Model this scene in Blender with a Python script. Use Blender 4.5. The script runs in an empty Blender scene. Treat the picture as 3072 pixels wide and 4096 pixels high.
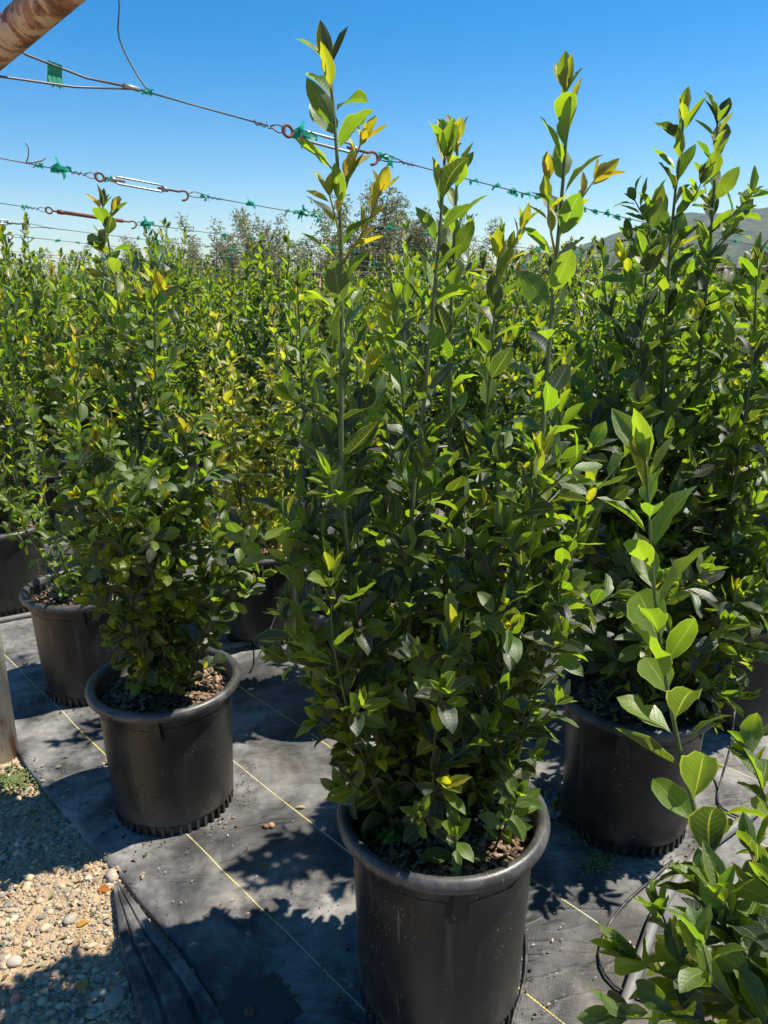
import bpy, math, random
import numpy as np
from mathutils import Vector, Matrix, Quaternion

R = math.radians
PI = math.pi
sc = bpy.context.scene
COL = sc.collection

# ---------------------------------------------------------------- camera, sky, sun, exposure
cam_d = bpy.data.cameras.new('camera')
cam = bpy.data.objects.new('camera', cam_d)
COL.objects.link(cam)
cam.location = (0, 0, 1.55)
cam.rotation_euler = (R(90 - 16.6), 0, 0)
cam_d.sensor_fit = 'VERTICAL'
cam_d.sensor_height = 36
cam_d.lens = 27.05
cam_d.clip_start = 0.05
cam_d.clip_end = 20000
sc.camera = cam

SUN_EL, SUN_AZ = R(60), R(78)
world = bpy.data.worlds.new('World')
sc.world = world
world.use_nodes = True
wn = world.node_tree.nodes
bg = wn['Background']
sky = wn.new('ShaderNodeTexSky')
sky.sky_type = 'NISHITA'
sky.sun_disc = False
sky.sun_elevation = SUN_EL
sky.sun_rotation = SUN_AZ
sky.air_density = 1.0
sky.dust_density = 0.25
sky.ozone_density = 3.0
hs = wn.new('ShaderNodeHueSaturation')
hs.inputs['Saturation'].default_value = 1.58
world.node_tree.links.new(sky.outputs[0], hs.inputs['Color'])
world.node_tree.links.new(hs.outputs[0], bg.inputs[0])
bg.inputs[1].default_value = 0.082
sun_d = bpy.data.lights.new('sun', 'SUN')
sun = bpy.data.objects.new('sun', sun_d)
COL.objects.link(sun)
S = Vector((math.cos(SUN_EL) * math.sin(SUN_AZ), math.cos(SUN_EL) * math.cos(SUN_AZ), math.sin(SUN_EL)))
sun.rotation_euler = S.to_track_quat('Z', 'Y').to_euler()
sun_d.energy = 5.0
sun_d.angle = R(0.53)
sun_d.color = (1.0, 0.93, 0.80)
sc.view_settings.view_transform = 'Standard'
sc.view_settings.look = 'None'
sc.view_settings.exposure = 0.92
sc.view_settings.gamma = 1.0
sc.view_settings.use_curve_mapping = False
sc.cycles.max_bounces = 8
sc.cycles.transmission_bounces = 6
sc.cycles.transparent_max_bounces = 8

# bed frame: rows run along V (towards the right and away), wires too; U runs across the rows
UX, UY, VX, VY = 0.686, -0.728, 0.728, 0.686


def uv(u, v):
    return (u * UX + v * VX, u * UY + v * VY)


# ---------------------------------------------------------------- material helpers
class NT:
    def __init__(self, name):
        self.m = bpy.data.materials.new(name)
        self.m.use_nodes = True
        self.t = self.m.node_tree
        self.n = self.t.nodes
        self.b = self.n['Principled BSDF']
        self.out = self.n['Material Output']

    def node(self, typ, ins=None, **kw):
        nd = self.n.new(typ)
        for k, v in kw.items():
            setattr(nd, k, v)
        for k, v in (ins or {}).items():
            self.set(nd.inputs[k], v)
        return nd

    def set(self, sock, v):
        if hasattr(v, 'is_output') and v.is_output:
            self.t.links.new(v, sock)
        elif hasattr(v, 'outputs'):
            self.t.links.new(v.outputs[0], sock)
        elif isinstance(v, (tuple, list)) and len(v) == 3 and sock.type == 'RGBA':
            sock.default_value = (*v, 1)
        else:
            sock.default_value = v

    def math(self, op, a, b=0.0, c=0.0, clamp=False):
        nd = self.node('ShaderNodeMath', {0: a, 1: b, 2: c}, operation=op, use_clamp=clamp)
        return nd.outputs[0]

    def mix(self, f, a, b, blend='MIX'):
        nd = self.n.new('ShaderNodeMix')
        nd.data_type = 'RGBA'
        nd.blend_type = blend
        self.set(nd.inputs[0], f)
        self.set(nd.inputs[6], a)
        self.set(nd.inputs[7], b)
        return nd.outputs[2]

    def step(self, x, lo, hi, a=0.0, b=1.0):
        nd = self.node('ShaderNodeMapRange', {0: x, 1: lo, 2: hi, 3: a, 4: b}, interpolation_type='SMOOTHSTEP')
        return nd.outputs[0]

    def noise(self, vec, scale, detail=4, rough=0.55, dist=0.0):
        nd = self.node('ShaderNodeTexNoise', {'Scale': scale, 'Detail': detail, 'Roughness': rough, 'Distortion': dist})
        if vec is not None:
            self.set(nd.inputs['Vector'], vec)
        return nd.outputs['Fac']

    def pos(self):
        return self.node('ShaderNodeTexCoord').outputs['Object']

    def bump(self, h, dist=0.01, strength=0.5):
        nd = self.node('ShaderNodeBump', {'Height': h, 'Distance': dist, 'Strength': strength})
        self.set(self.b.inputs['Normal'], nd.outputs[0])
        return nd.outputs[0]

    def done(self, base=None, rough=None, spec=None, metal=None):
        for k, v in (('Base Color', base), ('Roughness', rough), ('Specular IOR Level', spec), ('Metallic', metal)):
            if v is not None:
                self.set(self.b.inputs[k], v)
        return self.m


def leaf_material(name, per_object):
    t = NT(name)
    if per_object:
        col = t.node('ShaderNodeObjectInfo').outputs['Color']
    else:
        col = t.node('ShaderNodeAttribute', attribute_name='leafcol').outputs['Color']
    uvn = t.node('ShaderNodeUVMap', uv_map='UVMap').outputs[0]
    sep = t.node('ShaderNodeSeparateXYZ', {0: uvn})
    au = t.math('ABSOLUTE', t.math('MULTIPLY_ADD', sep.outputs[0], 2.0, -1.0))
    v = sep.outputs[1]
    rib = t.step(au, 0.02, 0.075, 1.0, 0.0)
    ph = t.math('FRACT', t.math('MULTIPLY', t.math('SUBTRACT', v, t.math('MULTIPLY', t.math('POWER', au, 1.3), 0.17)), 10.0))
    lat = t.step(t.math('ABSOLUTE', t.math('SUBTRACT', ph, 0.5)), 0.0, 0.11, 1.0, 0.0)
    lat = t.math('MULTIPLY', lat, t.step(au, 0.55, 0.95, 1.0, 0.0))
    edge = t.step(au, 0.86, 0.97)
    vein = t.math('MAXIMUM', t.math('MAXIMUM', t.math('MULTIPLY', lat, 0.35), rib), t.math('MULTIPLY', edge, 0.75))
    pos = t.pos()
    mott = t.noise(uvn, 7.0, 3)
    colm = t.mix(t.math('MULTIPLY', t.step(mott, 0.4, 0.75), 0.45), col, t.mix(1.0, col, (1.5, 1.28, 0.95), 'MULTIPLY'))
    light = t.mix(1.0, t.mix(1.0, col, (1.5, 1.4, 1.2), 'MULTIPLY'), (0.095, 0.11, 0.025), 'ADD')
    top = t.mix(t.math('MULTIPLY', vein, 0.85), colm, light)
    under = t.mix(0.45, colm, (0.075, 0.10, 0.05))
    under = t.mix(t.math('MULTIPLY', vein, 0.5), under, light)
    back = t.node('ShaderNodeNewGeometry').outputs['Backfacing']
    base = t.mix(back, top, under)
    rough = t.math('MULTIPLY_ADD', back, 0.2, t.math('MULTIPLY_ADD', mott, 0.22, 0.34))
    t.done(base, rough, 0.75)
    hgt = t.math('MULTIPLY_ADD', rib, -0.6, t.math('MULTIPLY_ADD', lat, -0.35, t.math('MULTIPLY', t.noise(uvn, 24, 3), 0.5)))
    t.bump(hgt, 0.0012, 0.55)
    tr = t.mix(1.0, t.mix(1.0, colm, (5.6, 6.0, 0.55), 'MULTIPLY'), (0.010, 0.020, 0.0), 'ADD')
    # thick old leaves let less light through than new ones
    gsep = t.node('ShaderNodeSeparateColor', {0: col})
    thin = t.step(gsep.outputs[1], 0.03, 0.10, 0.5, 1.0)
    tr = t.node('ShaderNodeVectorMath', {0: tr, 'Scale': thin}, operation='SCALE').outputs[0]
    # thin young blades let more through, but never more than about half
    tr = t.node('ShaderNodeVectorMath', {0: tr, 1: t.node('ShaderNodeVectorMath', {0: tr, 1: (0.75, 0.7, 0.75), 2: (1.0, 1.0, 1.0)}, operation='MULTIPLY_ADD').outputs[0]}, operation='DIVIDE').outputs[0]
    tr = t.mix(t.math('MULTIPLY', t.math('MAXIMUM', rib, t.math('MULTIPLY', edge, 0.8)), 0.7), tr, (0.62, 0.68, 0.09))
    tr = t.mix(t.math('MULTIPLY', lat, 0.3), tr, (0.5, 0.6, 0.06))
    trn = t.node('ShaderNodeBsdfTranslucent', {'Color': tr})
    mx = t.node('ShaderNodeMixShader', {0: 0.47, 1: t.b.outputs[0], 2: trn.outputs[0]})
    t.t.links.new(mx.outputs[0], t.out.inputs[0])
    return t.m


M = {}
M['leaf'] = leaf_material('laurel_leaf', True)
M['mass'] = leaf_material('laurel_foliage', False)

t = NT('green_stem')
n = t.noise(t.pos(), 60, 3)
z = t.node('ShaderNodeSeparateXYZ', {0: t.pos()}).outputs[2]
c = t.mix(t.step(z, 0.45, 0.9), t.mix(n, (0.05, 0.055, 0.022), (0.085, 0.082, 0.035)), t.mix(n, (0.055, 0.09, 0.024), (0.095, 0.13, 0.034)))
t.bump(n, 0.002, 0.4)
M['stem'] = t.done(c, 0.55)

t = NT('young_twig')
n = t.noise(t.pos(), 40, 3)
M['twig'] = t.done(t.mix(n, (0.16, 0.13, 0.03), (0.2, 0.22, 0.04)), 0.5)

t = NT('black_pot_plastic')
p = t.pos()
d1 = t.step(t.noise(p, 9, 5, 0.65), 0.47, 0.75)
speck = t.step(t.noise(p, 170, 2, 0.5), 0.665, 0.72)
spn = t.step(t.noise(p, 14, 3), 0.42, 0.62)
zz = t.node('ShaderNodeSeparateXYZ', {0: p}).outputs[2]
low = t.step(zz, 0.0, 0.17, 1.0, 0.0)
c = t.mix(t.math('MULTIPLY', d1, 0.35), (0.012, 0.012, 0.012), (0.042, 0.038, 0.033))
c = t.mix(t.math('MULTIPLY', t.math('MULTIPLY', low, t.step(t.noise(p, 6, 5, 0.7), 0.4, 0.7)), 0.75), c, (0.13, 0.108, 0.08))
c = t.mix(t.math('MULTIPLY', t.math('MULTIPLY', speck, spn), 0.7), c, (0.3, 0.28, 0.25))
w = t.node('ShaderNodeMapping', {0: p, 'Scale': (26, 26, 1.6)})
stk = t.math('MULTIPLY', t.step(t.noise(w, 1.0, 5, 0.6), 0.55, 0.72), t.step(t.noise(p, 5, 3), 0.4, 0.65))
c = t.mix(t.math('MULTIPLY', stk, 0.55), c, (0.105, 0.092, 0.075))
w = t.node('ShaderNodeMapping', {0: p, 'Rotation': (0.5, 0.3, 0.0), 'Scale': (90, 90, 6)})
scr = t.step(t.noise(w, 1.3, 2, 0.5), 0.70, 0.75)
c = t.mix(t.math('MULTIPLY', scr, 0.35), c, (0.22, 0.21, 0.2))
t.bump(t.noise(p, 120, 3), 0.0012, 0.25)
M['pot'] = t.done(c, t.math('MULTIPLY_ADD', d1, 0.22, 0.36), 0.5)

t = NT('pot_rim_plastic')
p = t.pos()
d1 = t.step(t.noise(p, 16, 5, 0.7), 0.4, 0.72)
c = t.mix(t.math('MULTIPLY', d1, 0.8), (0.03, 0.03, 0.031), (0.11, 0.107, 0.102))
c = t.mix(t.math('MULTIPLY', t.step(t.noise(p, 210, 2), 0.66, 0.74), 0.6), c, (0.3, 0.28, 0.25))
t.bump(t.noise(p, 150, 3), 0.001, 0.3)
M['rim'] = t.done(c, 0.42, 0.5)

t = NT('potting_mix')
p = t.pos()
n1 = t.noise(p, 45, 6, 0.7)
c = t.mix(t.step(n1, 0.35, 0.7), (0.025, 0.016, 0.01), (0.16, 0.105, 0.065))
t.bump(t.noise(p, 90, 6, 0.75), 0.02, 1.0)
M['soil'] = t.done(c, 0.95, 0.2)

t = NT('wood_chip')
a = t.node('ShaderNodeAttribute', attribute_name='leafcol').outputs['Color']
n1 = t.noise(t.pos(), 180, 3)
t.bump(n1, 0.002, 0.5)
M['chip'] = t.done(t.mix(t.math('MULTIPLY', n1, 0.5), a, (0.06, 0.04, 0.025)), 0.85, 0.25)

t = NT('pebble_stone')
a = t.node('ShaderNodeAttribute', attribute_name='leafcol').outputs['Color']
n1 = t.noise(t.pos(), 70, 4)
t.bump(n1, 0.002, 0.5)
M['pebble'] = t.done(t.mix(t.math('MULTIPLY', t.step(n1, 0.35, 0.7), 0.5), a, (0.3, 0.24, 0.17)), 0.8, 0.3)

t = NT('sandy_dirt')
p = t.pos()
big = t.noise(p, 1.6, 5, 0.6)
mid = t.noise(p, 22, 6, 0.7)
fine = t.noise(p, 160, 4, 0.7)
c = t.mix(t.step(mid, 0.3, 0.7), (0.36, 0.25, 0.14), (0.56, 0.42, 0.26))
c = t.mix(t.math('MULTIPLY', t.step(fine, 0.5, 0.72), 0.6), c, (0.2, 0.15, 0.1))
c = t.mix(t.math('MULTIPLY', t.step(big, 0.52, 0.7), 0.35), c, (0.3, 0.23, 0.16))
vo = t.node('ShaderNodeTexVoronoi', {'Vector': p, 'Scale': 75.0})
hh = t.math('MULTIPLY_ADD', t.math('SUBTRACT', 1.0, vo.outputs['Distance']), 0.5, t.math('MULTIPLY_ADD', fine, 0.7, mid))
t.bump(hh, 0.012, 0.9)
M['dirt'] = t.done(c, 0.95, 0.2)

# woven black ground cloth with a yellow thread every 0.295 m, dusty and stained
t = NT('woven_ground_cloth')
p = t.pos()
vv = t.node('ShaderNodeVectorMath', {0: p, 1: (VX, VY, 0)}, operation='DOT_PRODUCT').outputs['Value']
uu = t.node('ShaderNodeVectorMath', {0: p, 1: (UX, UY, 0)}, operation='DOT_PRODUCT').outputs['Value']
wob = t.math('MULTIPLY', t.math('SUBTRACT', t.noise(p, 3, 2), 0.5), 0.012)
fr = t.math('FRACT', t.math('MULTIPLY', t.math('ADD', t.math('SUBTRACT', vv, 0.725), wob), 1 / 0.295))
line = t.step(t.math('ABSOLUTE', t.math('SUBTRACT', fr, 0.5)), 0.0035, 0.0075, 1.0, 0.0)
braid = t.math('SINE', t.math('MULTIPLY', uu, 2 * PI / 0.0085))
big = t.noise(p, 1.25, 5, 0.62, 0.4)
med = t.noise(p, 4.5, 6, 0.68, 0.3)
fin = t.noise(p, 34, 5, 0.7)
dust = t.math('MULTIPLY', t.step(big, 0.36, 0.63), t.step(med, 0.3, 0.62))
dust = t.math('MULTIPLY', dust, t.math('MULTIPLY_ADD', fin, 1.5, 0.2), clamp=True)
c = t.mix(dust, (0.026, 0.027, 0.030), (0.29, 0.28, 0.265))
tan = t.math('MULTIPLY', t.step(t.noise(p, 2.3, 5, 0.6, 0.5), 0.53, 0.7), t.step(fin, 0.3, 0.6))
c = t.mix(t.math('MULTIPLY', tan, 0.6), c, (0.27, 0.205, 0.14))
wet = t.step(t.noise(p, 2.2, 4, 0.55, 0.6), 0.54, 0.66)
c = t.mix(t.math('MULTIPLY', wet, 0.65), c, (0.02, 0.018, 0.017))
spk = t.step(t.noise(p, 240, 2), 0.72, 0.77)
c = t.mix(t.math('MULTIPLY', spk, 0.5), c, (0.4, 0.37, 0.31))
wv1 = t.math('SINE', t.math('MULTIPLY', uu, 2 * PI / 0.0042))
wv2 = t.math('SINE', t.math('MULTIPLY', vv, 2 * PI / 0.0052))
weave = t.math('MULTIPLY', wv1, wv2)
c = t.mix(t.math('MULTIPLY_ADD', weave, 0.14, 0.14), c, t.mix(1.0, c, (0.45, 0.45, 0.45), 'MULTIPLY'))
ycol = t.mix(t.step(t.noise(p, 3.1, 4), 0.38, 0.62), (0.6, 0.56, 0.36), (0.72, 0.58, 0.1))
ycol = t.mix(t.step(braid, -0.6, 0.6), t.mix(1.0, ycol, (0.55, 0.55, 0.55), 'MULTIPLY'), ycol)
c = t.mix(t.math('MULTIPLY', line, t.step(t.noise(p, 9, 4), 0.3, 0.5, 0.45, 1.0)), c, ycol)
mpw = t.node('ShaderNodeMapping', {0: p, 'Rotation': (0, 0, 0.8), 'Scale': (2.2, 7.5, 1)})
wr_ = t.math('ABSOLUTE', t.math('SUBTRACT', t.noise(mpw, 1.3, 3, 0.5, 0.5), 0.5))
crease = t.step(wr_, 0.0, 0.035, 1.0, 0.0)
hh = t.math('MULTIPLY_ADD', crease, 1.1, t.math('MULTIPLY_ADD', weave, 0.12, t.math('MULTIPLY_ADD', fin, 0.6, t.math('MULTIPLY', line, 0.4))))
t.bump(hh, 0.006, 0.5)
M['cloth'] = t.done(c, t.math('MULTIPLY_ADD', dust, 0.3, 0.52), 0.4)

t = NT('loose_black_fabric')
p = t.pos()
dn = t.step(t.noise(p, 11, 5, 0.7), 0.38, 0.7)
M['fabric'] = t.done(t.mix(dn, (0.028, 0.028, 0.03), (0.15, 0.145, 0.135)), 0.65, 0.35)

t = NT('rusty_pipe')
p = t.pos()
st = t.node('ShaderNodeMapping', {0: p, 'Scale': (1, 1, 1)})
n1 = t.noise(p, 18, 6, 0.7, 1.2)
n2 = t.noise(p, 60, 4, 0.6)
c = t.mix(t.step(n1, 0.42, 0.6), (0.10, 0.035, 0.022), (0.26, 0.13, 0.085))
c = t.mix(t.math('MULTIPLY', t.step(n2, 0.5, 0.7), 0.5), c, (0.07, 0.025, 0.018))
c = t.mix(t.math('MULTIPLY', t.step(t.noise(p, 11, 5, 0.7, 1.5), 0.52, 0.58), 0.75), c, (0.45, 0.36, 0.27))
t.bump(n2, 0.003, 0.5)
M['rust_pipe'] = t.done(c, 0.75)

t = NT('painted_post')
p = t.pos()
mp = t.node('ShaderNodeMapping', {0: p, 'Scale': (30, 30, 4)})
rs = t.step(t.noise(mp, 1.0, 5, 0.65), 0.55, 0.66)
c = t.mix(t.noise(p, 30, 4), (0.5, 0.45, 0.37), (0.66, 0.61, 0.52))
c = t.mix(rs, c, (0.3, 0.12, 0.05))
t.bump(t.math('ADD', rs, t.noise(p, 80, 3)), 0.003, 0.4)
M['post'] = t.done(c, 0.65)

t = NT('rusty_iron')
n1 = t.noise(t.pos(), 90, 4)
M['rust'] = t.done(t.mix(n1, (0.07, 0.026, 0.015), (0.22, 0.085, 0.04)), 0.8)
t = NT('galvanised_steel')
n1 = t.noise(t.pos(), 50, 4)
M['steel'] = t.done(t.mix(n1, (0.2, 0.2, 0.2), (0.42, 0.42, 0.4)), 0.45, 0.5, 0.6)
t = NT('wire_strand')
n1 = t.noise(t.pos(), 14, 4)
M['wire'] = t.done(t.mix(n1, (0.05, 0.05, 0.056), (0.15, 0.135, 0.125)), 0.5, 0.5, 0.35)
t = NT('green_tie_tape')
n1 = t.noise(t.pos(), 120, 3)
t.done(t.mix(n1, (0.0, 0.16, 0.11), (0.01, 0.36, 0.24)), 0.45)
tr = t.node('ShaderNodeBsdfTranslucent', {'Color': (0.02, 0.5, 0.33)})
mx = t.node('ShaderNodeMixShader', {0: 0.35, 1: t.b.outputs[0], 2: tr.outputs[0]})
t.t.links.new(mx.outputs[0], t.out.inputs[0])
M['tape'] = t.m
t = NT('black_hose')
n1 = t.noise(t.pos(), 30, 4)
M['hose'] = t.done(t.mix(t.step(n1, 0.45, 0.7), (0.02, 0.02, 0.02), (0.1, 0.095, 0.085)), 0.5)
t = NT('grey_hose')
n1 = t.noise(t.pos(), 30, 4)
M['greyhose'] = t.done(t.mix(n1, (0.09, 0.088, 0.085), (0.2, 0.19, 0.175)), 0.6)
t = NT('bark')
n1 = t.noise(t.pos(), 30, 5)
M['bark'] = t.done(t.mix(n1, (0.05, 0.04, 0.03), (0.16, 0.135, 0.105)), 0.9)
t = NT('willowy_leaf')
a = t.node('ShaderNodeAttribute', attribute_name='leafcol').outputs['Color']
t.done(a, 0.6, 0.3)
tr = t.node('ShaderNodeBsdfTranslucent', {'Color': t.mix(1.0, a, (1.5, 1.6, 0.8), 'MULTIPLY')})
mx = t.node('ShaderNodeMixShader', {0: 0.3, 1: t.b.outputs[0], 2: tr.outputs[0]})
t.t.links.new(mx.outputs[0], t.out.inputs[0])
M['tree_leaf'] = t.m
t = NT('chaparral_hill')
p = t.pos()
n1 = t.noise(p, 0.045, 8, 0.7)
n2 = t.noise(p, 0.006, 5, 0.6)
c = t.mix(t.step(n1, 0.4, 0.62), (0.016, 0.03, 0.012), (0.075, 0.09, 0.042))
c = t.mix(t.math('MULTIPLY', t.step(n2, 0.52, 0.66), 0.65), c, (0.03, 0.046, 0.023))
sx = t.node('ShaderNodeSeparateXYZ', {0: p})
M['hill'] = t.done(c, 0.95, 0.1)
t = NT('dry_field')
n1 = t.noise(t.pos(), 0.9, 6, 0.7)
M['field'] = t.done(t.mix(n1, (0.08, 0.085, 0.035), (0.2, 0.18, 0.09)), 0.95, 0.1)
t = NT('puddle_water')
M['water'] = t.done((0.012, 0.012, 0.012), 0.04, 0.5)
t = NT('moss')
n1 = t.noise(t.pos(), 70, 4)
M['moss'] = t.done(t.mix(n1, (0.05, 0.085, 0.02), (0.14, 0.17, 0.05)), 0.95)


# ---------------------------------------------------------------- mesh helpers
def mesh_np(name, verts, quads, mat, uvs=None, cols=None, smooth=True, tris=None):
    me = bpy.data.meshes.new(name)
    verts = np.asarray(verts, np.float32)
    me.vertices.add(len(verts))
    me.vertices.foreach_set('co', verts.ravel())
    parts, starts, off = [], [], 0
    for arr, k in ((quads, 4), (tris, 3)):
        if arr is not None and len(arr):
            arr = np.asarray(arr, np.int32)
            parts.append(arr.ravel())
            starts.append(off + np.arange(len(arr)) * k)
            off += arr.size
    loops = np.concatenate(parts)
    starts = np.concatenate(starts).astype(np.int32)
    me.loops.add(len(loops))
    me.loops.foreach_set('vertex_index', loops)
    me.polygons.add(len(starts))
    me.polygons.foreach_set('loop_start', starts)
    if smooth:
        me.polygons.foreach_set('use_smooth', np.ones(len(starts), bool))
    me.update(calc_edges=True)
    if uvs is not None:
        l = me.uv_layers.new(name='UVMap')
        l.data.foreach_set('uv', np.asarray(uvs, np.float32)[loops].ravel())
    if cols is not None:
        a = me.attributes.new('leafcol', 'FLOAT_COLOR', 'POINT')
        c4 = np.ones((len(verts), 4), np.float32)
        c4[:, :3] = cols
        a.data.foreach_set('color', c4.ravel())
    if mat is not None:
        me.materials.append(mat)
    me.validate()
    return me


def link(name, data, parent=None, loc=(0, 0, 0), rot=(0, 0, 0)):
    o = bpy.data.objects.new(name, data)
    COL.objects.link(o)
    o.location = loc
    o.rotation_euler = rot
    if parent is not None:
        o.parent = parent
    return o


def tag(o, label=None, cat=None, group=None, kind=None):
    if label: o['label'] = label
    if cat: o['category'] = cat
    if group: o['group'] = group
    if kind: o['kind'] = kind
    return o


def empty(name, loc=(0, 0, 0), **kw):
    return tag(link(name, None, None, loc), **kw)


class MB:
    """collects simple shapes into one mesh"""
    def __init__(self):
        self.v, self.f = [], []

    def add(self, vs, fs):
        o = len(self.v)
        self.v += [tuple(x) for x in vs]
        self.f += [tuple(i + o for i in f) for f in fs]

    def tube(self, pts, rad, sides=6, cap=True):
        pts = [Vector(p) for p in pts]
        nn = len(pts)
        if not hasattr(rad, '__len__'):
            rad = [rad] * nn
        ref = None
        vs = []
        for i, p in enumerate(pts):
            d = (pts[min(i + 1, nn - 1)] - pts[max(i - 1, 0)])
            d = d.normalized() if d.length > 1e-9 else Vector((0, 0, 1))
            if ref is None:
                ref = d.orthogonal().normalized()
            ref = (ref - d * ref.dot(d))
            ref = ref.normalized() if ref.length > 1e-6 else d.orthogonal().normalized()
            b = d.cross(ref)
            for k in range(sides):
                a = 2 * PI * k / sides
                vs.append(p + (ref * math.cos(a) + b * math.sin(a)) * rad[i])
        fs = []
        for i in range(nn - 1):
            for k in range(sides):
                k2 = (k + 1) % sides
                fs.append((i * sides + k, i * sides + k2, (i + 1) * sides + k2, (i + 1) * sides + k))
        if cap:
            fs.append(tuple(range(sides - 1, -1, -1)))
            fs.append(tuple((nn - 1) * sides + k for k in range(sides)))
        self.add(vs, fs)

    def lathe(self, prof, seg=48, mod=None):
        """prof: (r, z) list, open; mod(i, k) -> radius offset"""
        vs, fs = [], []
        for i, (r, z) in enumerate(prof):
            for k in range(seg):
                a = 2 * PI * k / seg
                rr = r + (mod(i, k) if mod else 0)
                vs.append((rr * math.cos(a), rr * math.sin(a), z))
        for i in range(len(prof) - 1):
            for k in range(seg):
                k2 = (k + 1) % seg
                fs.append((i * seg + k, i * seg + k2, (i + 1) * seg + k2, (i + 1) * seg + k))
        self.add(vs, fs)

    def box(self, c, s, rz=0.0):
        vs = []
        for dx in (-1, 1):
            for dy in (-1, 1):
                for dz in (-1, 1):
                    x, y = dx * s[0] / 2, dy * s[1] / 2
                    vs.append((c[0] + x * math.cos(rz) - y * math.sin(rz), c[1] + x * math.sin(rz) + y * math.cos(rz), c[2] + dz * s[2] / 2))
        self.add(vs, [(0, 1, 3, 2), (4, 6, 7, 5), (0, 4, 5, 1), (2, 3, 7, 6), (0, 2, 6, 4), (1, 5, 7, 3)])

    def mesh(self, name, mat, smooth=True):
        me = bpy.data.meshes.new(name)
        me.from_pydata(self.v, [], self.f)
        if smooth:
            me.polygons.foreach_set('use_smooth', [True] * len(me.polygons))
        me.materials.append(mat)
        me.update()
        return me

    def build(self, name, mat, parent=None, loc=(0, 0, 0), smooth=True):
        return link(name, self.mesh(name, mat, smooth), parent, loc)


def spline(pts, step):
    """Catmull-Rom through pts, resampled at about STEP"""
    P = [np.array(p, float) for p in pts]
    if len(P) == 2:
        P = [P[0], (P[0] + P[1]) / 2, P[1]]
    P = [2 * P[0] - P[1]] + P + [2 * P[-1] - P[-2]]
    out = []
    for i in range(1, len(P) - 2):
        a, b, c, d = P[i - 1:i + 3]
        for tt in np.linspace(0, 1, 12, endpoint=False):
            out.append(0.5 * (2 * b + (c - a) * tt + (2 * a - 5 * b + 4 * c - d) * tt ** 2 + (3 * b - a - 3 * c + d) * tt ** 3))
    out.append(P[-2])
    out = np.array(out)
    L = np.concatenate([[0], np.cumsum(np.linalg.norm(np.diff(out, axis=0), axis=1))])
    k = max(2, int(L[-1] / step) + 1)
    s = np.linspace(0, L[-1], k)
    return np.stack([np.interp(s, L, out[:, j]) for j in range(3)], 1), s


# ---------------------------------------------------------------- leaves
def leaf_shape(nseg, half, wr, pa, pb, fold, curl, wave, freq, seed, bite=False):
    rg = np.random.RandomState(seed)
    ts = np.concatenate([[0.0], np.linspace(0.075, 1.0, nseg + 1)])
    b = np.clip((ts - 0.075) / 0.925, 0, 1)
    prof = b ** pa * (1 - b) ** pb
    bm = pa / (pa + pb)
    prof /= bm ** pa * (1 - bm) ** pb
    w = np.maximum(prof * wr, 0.009)
    w[-1] = 0.004
    ang = curl * ts ** 1.4
    dt = np.diff(ts, prepend=0)
    yy = np.cumsum(np.cos(ang) * dt)
    zz = -np.cumsum(np.sin(ang) * dt)
    cols = np.linspace(-1, 1, 2 * half + 1)
    ph = rg.uniform(0, 6.28, 2)
    bend, tw = rg.uniform(-.09, .09), rg.uniform(-.5, .5)
    V, UVs = [], []
    for i, tt in enumerate(ts):
        for cx in cols:
            side = 0 if cx < 0 else 1
            ww = w[i]
            ed = 1.0 + 0.06 * math.sin(freq * 2.3 * tt + ph[side] * 2) * abs(cx) * (b[i] > 0.05) * (wave > 0)
            if bite and side == 1 and 0.5 < tt < 0.68:
                ed *= 0.55
            x = cx * ww * ed
            nz = abs(x) * math.tan(fold) + wave * math.sin(freq * tt + ph[side]) * abs(cx) ** 1.5 * min(1, ww / wr * 1.4)
            ct, st = math.cos(tw * tt), math.sin(tw * tt)
            x, nz = x * ct - nz * st + bend * tt * tt, x * st + nz * ct
            V.append((x, yy[i] - nz * math.sin(-ang[i]), zz[i] + nz * math.cos(ang[i])))
            UVs.append((cx * 0.5 + 0.5, tt))
    nc = len(cols)
    F = [(i * nc + k, i * nc + k + 1, (i + 1) * nc + k + 1, (i + 1) * nc + k) for i in range(len(ts) - 1) for k in range(nc - 1)]
    return np.array(V, np.float32), np.array(F, np.int32), np.array(UVs, np.float32)


def shape_set(nseg, half):
    a = [  # lanceolate laurel leaves, wavy edged
        (0.225, .85, .85, R(14), R(10), .020, 15, 1), (0.185, .9, 1.0, R(22), R(35), .026, 17, 2),
        (0.25, .8, .8, R(8), R(-12), .016, 13, 3), (0.20, .85, 1.05, R(28), R(22), .032, 19, 4),
        (0.23, .9, .9, R(12), R(52), .026, 16, 5), (0.195, .8, .95, R(34), R(-6), .020, 14, 6)]
    o = [  # rounder, obovate leaves
        (0.29, .95, .6, R(12), R(25), .012, 9, 7), (0.32, .85, .55, R(16), R(5), .010, 8, 8), (0.27, 1.0, .7, R(24), R(40), .016, 10, 9)]
    y = [  # narrow young leaves, folded
        (0.19, .85, .95, R(34), R(-14), .016, 20, 10), (0.17, .8, 1.0, R(28), R(8), .022, 24, 11), (0.22, .9, .9, R(25), R(-25), .018, 18, 12)]
    allp = a + o + y
    out = [leaf_shape(nseg, half, *q) for q in allp]
    out.append(leaf_shape(nseg, half, 0.25, .85, .85, R(14), R(16), .02, 14, 13, bite=True))
    return out


HI = shape_set(7, 2)
LO = shape_set(4, 1)
LAN, ROU, YOU, BIT = [0, 1, 2, 3, 4, 5], [6, 7, 8], [9, 10, 11], 12
HI_MESH = [mesh_np('leaf', v, f, M['leaf'], u) for v, f, u in HI]

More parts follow.
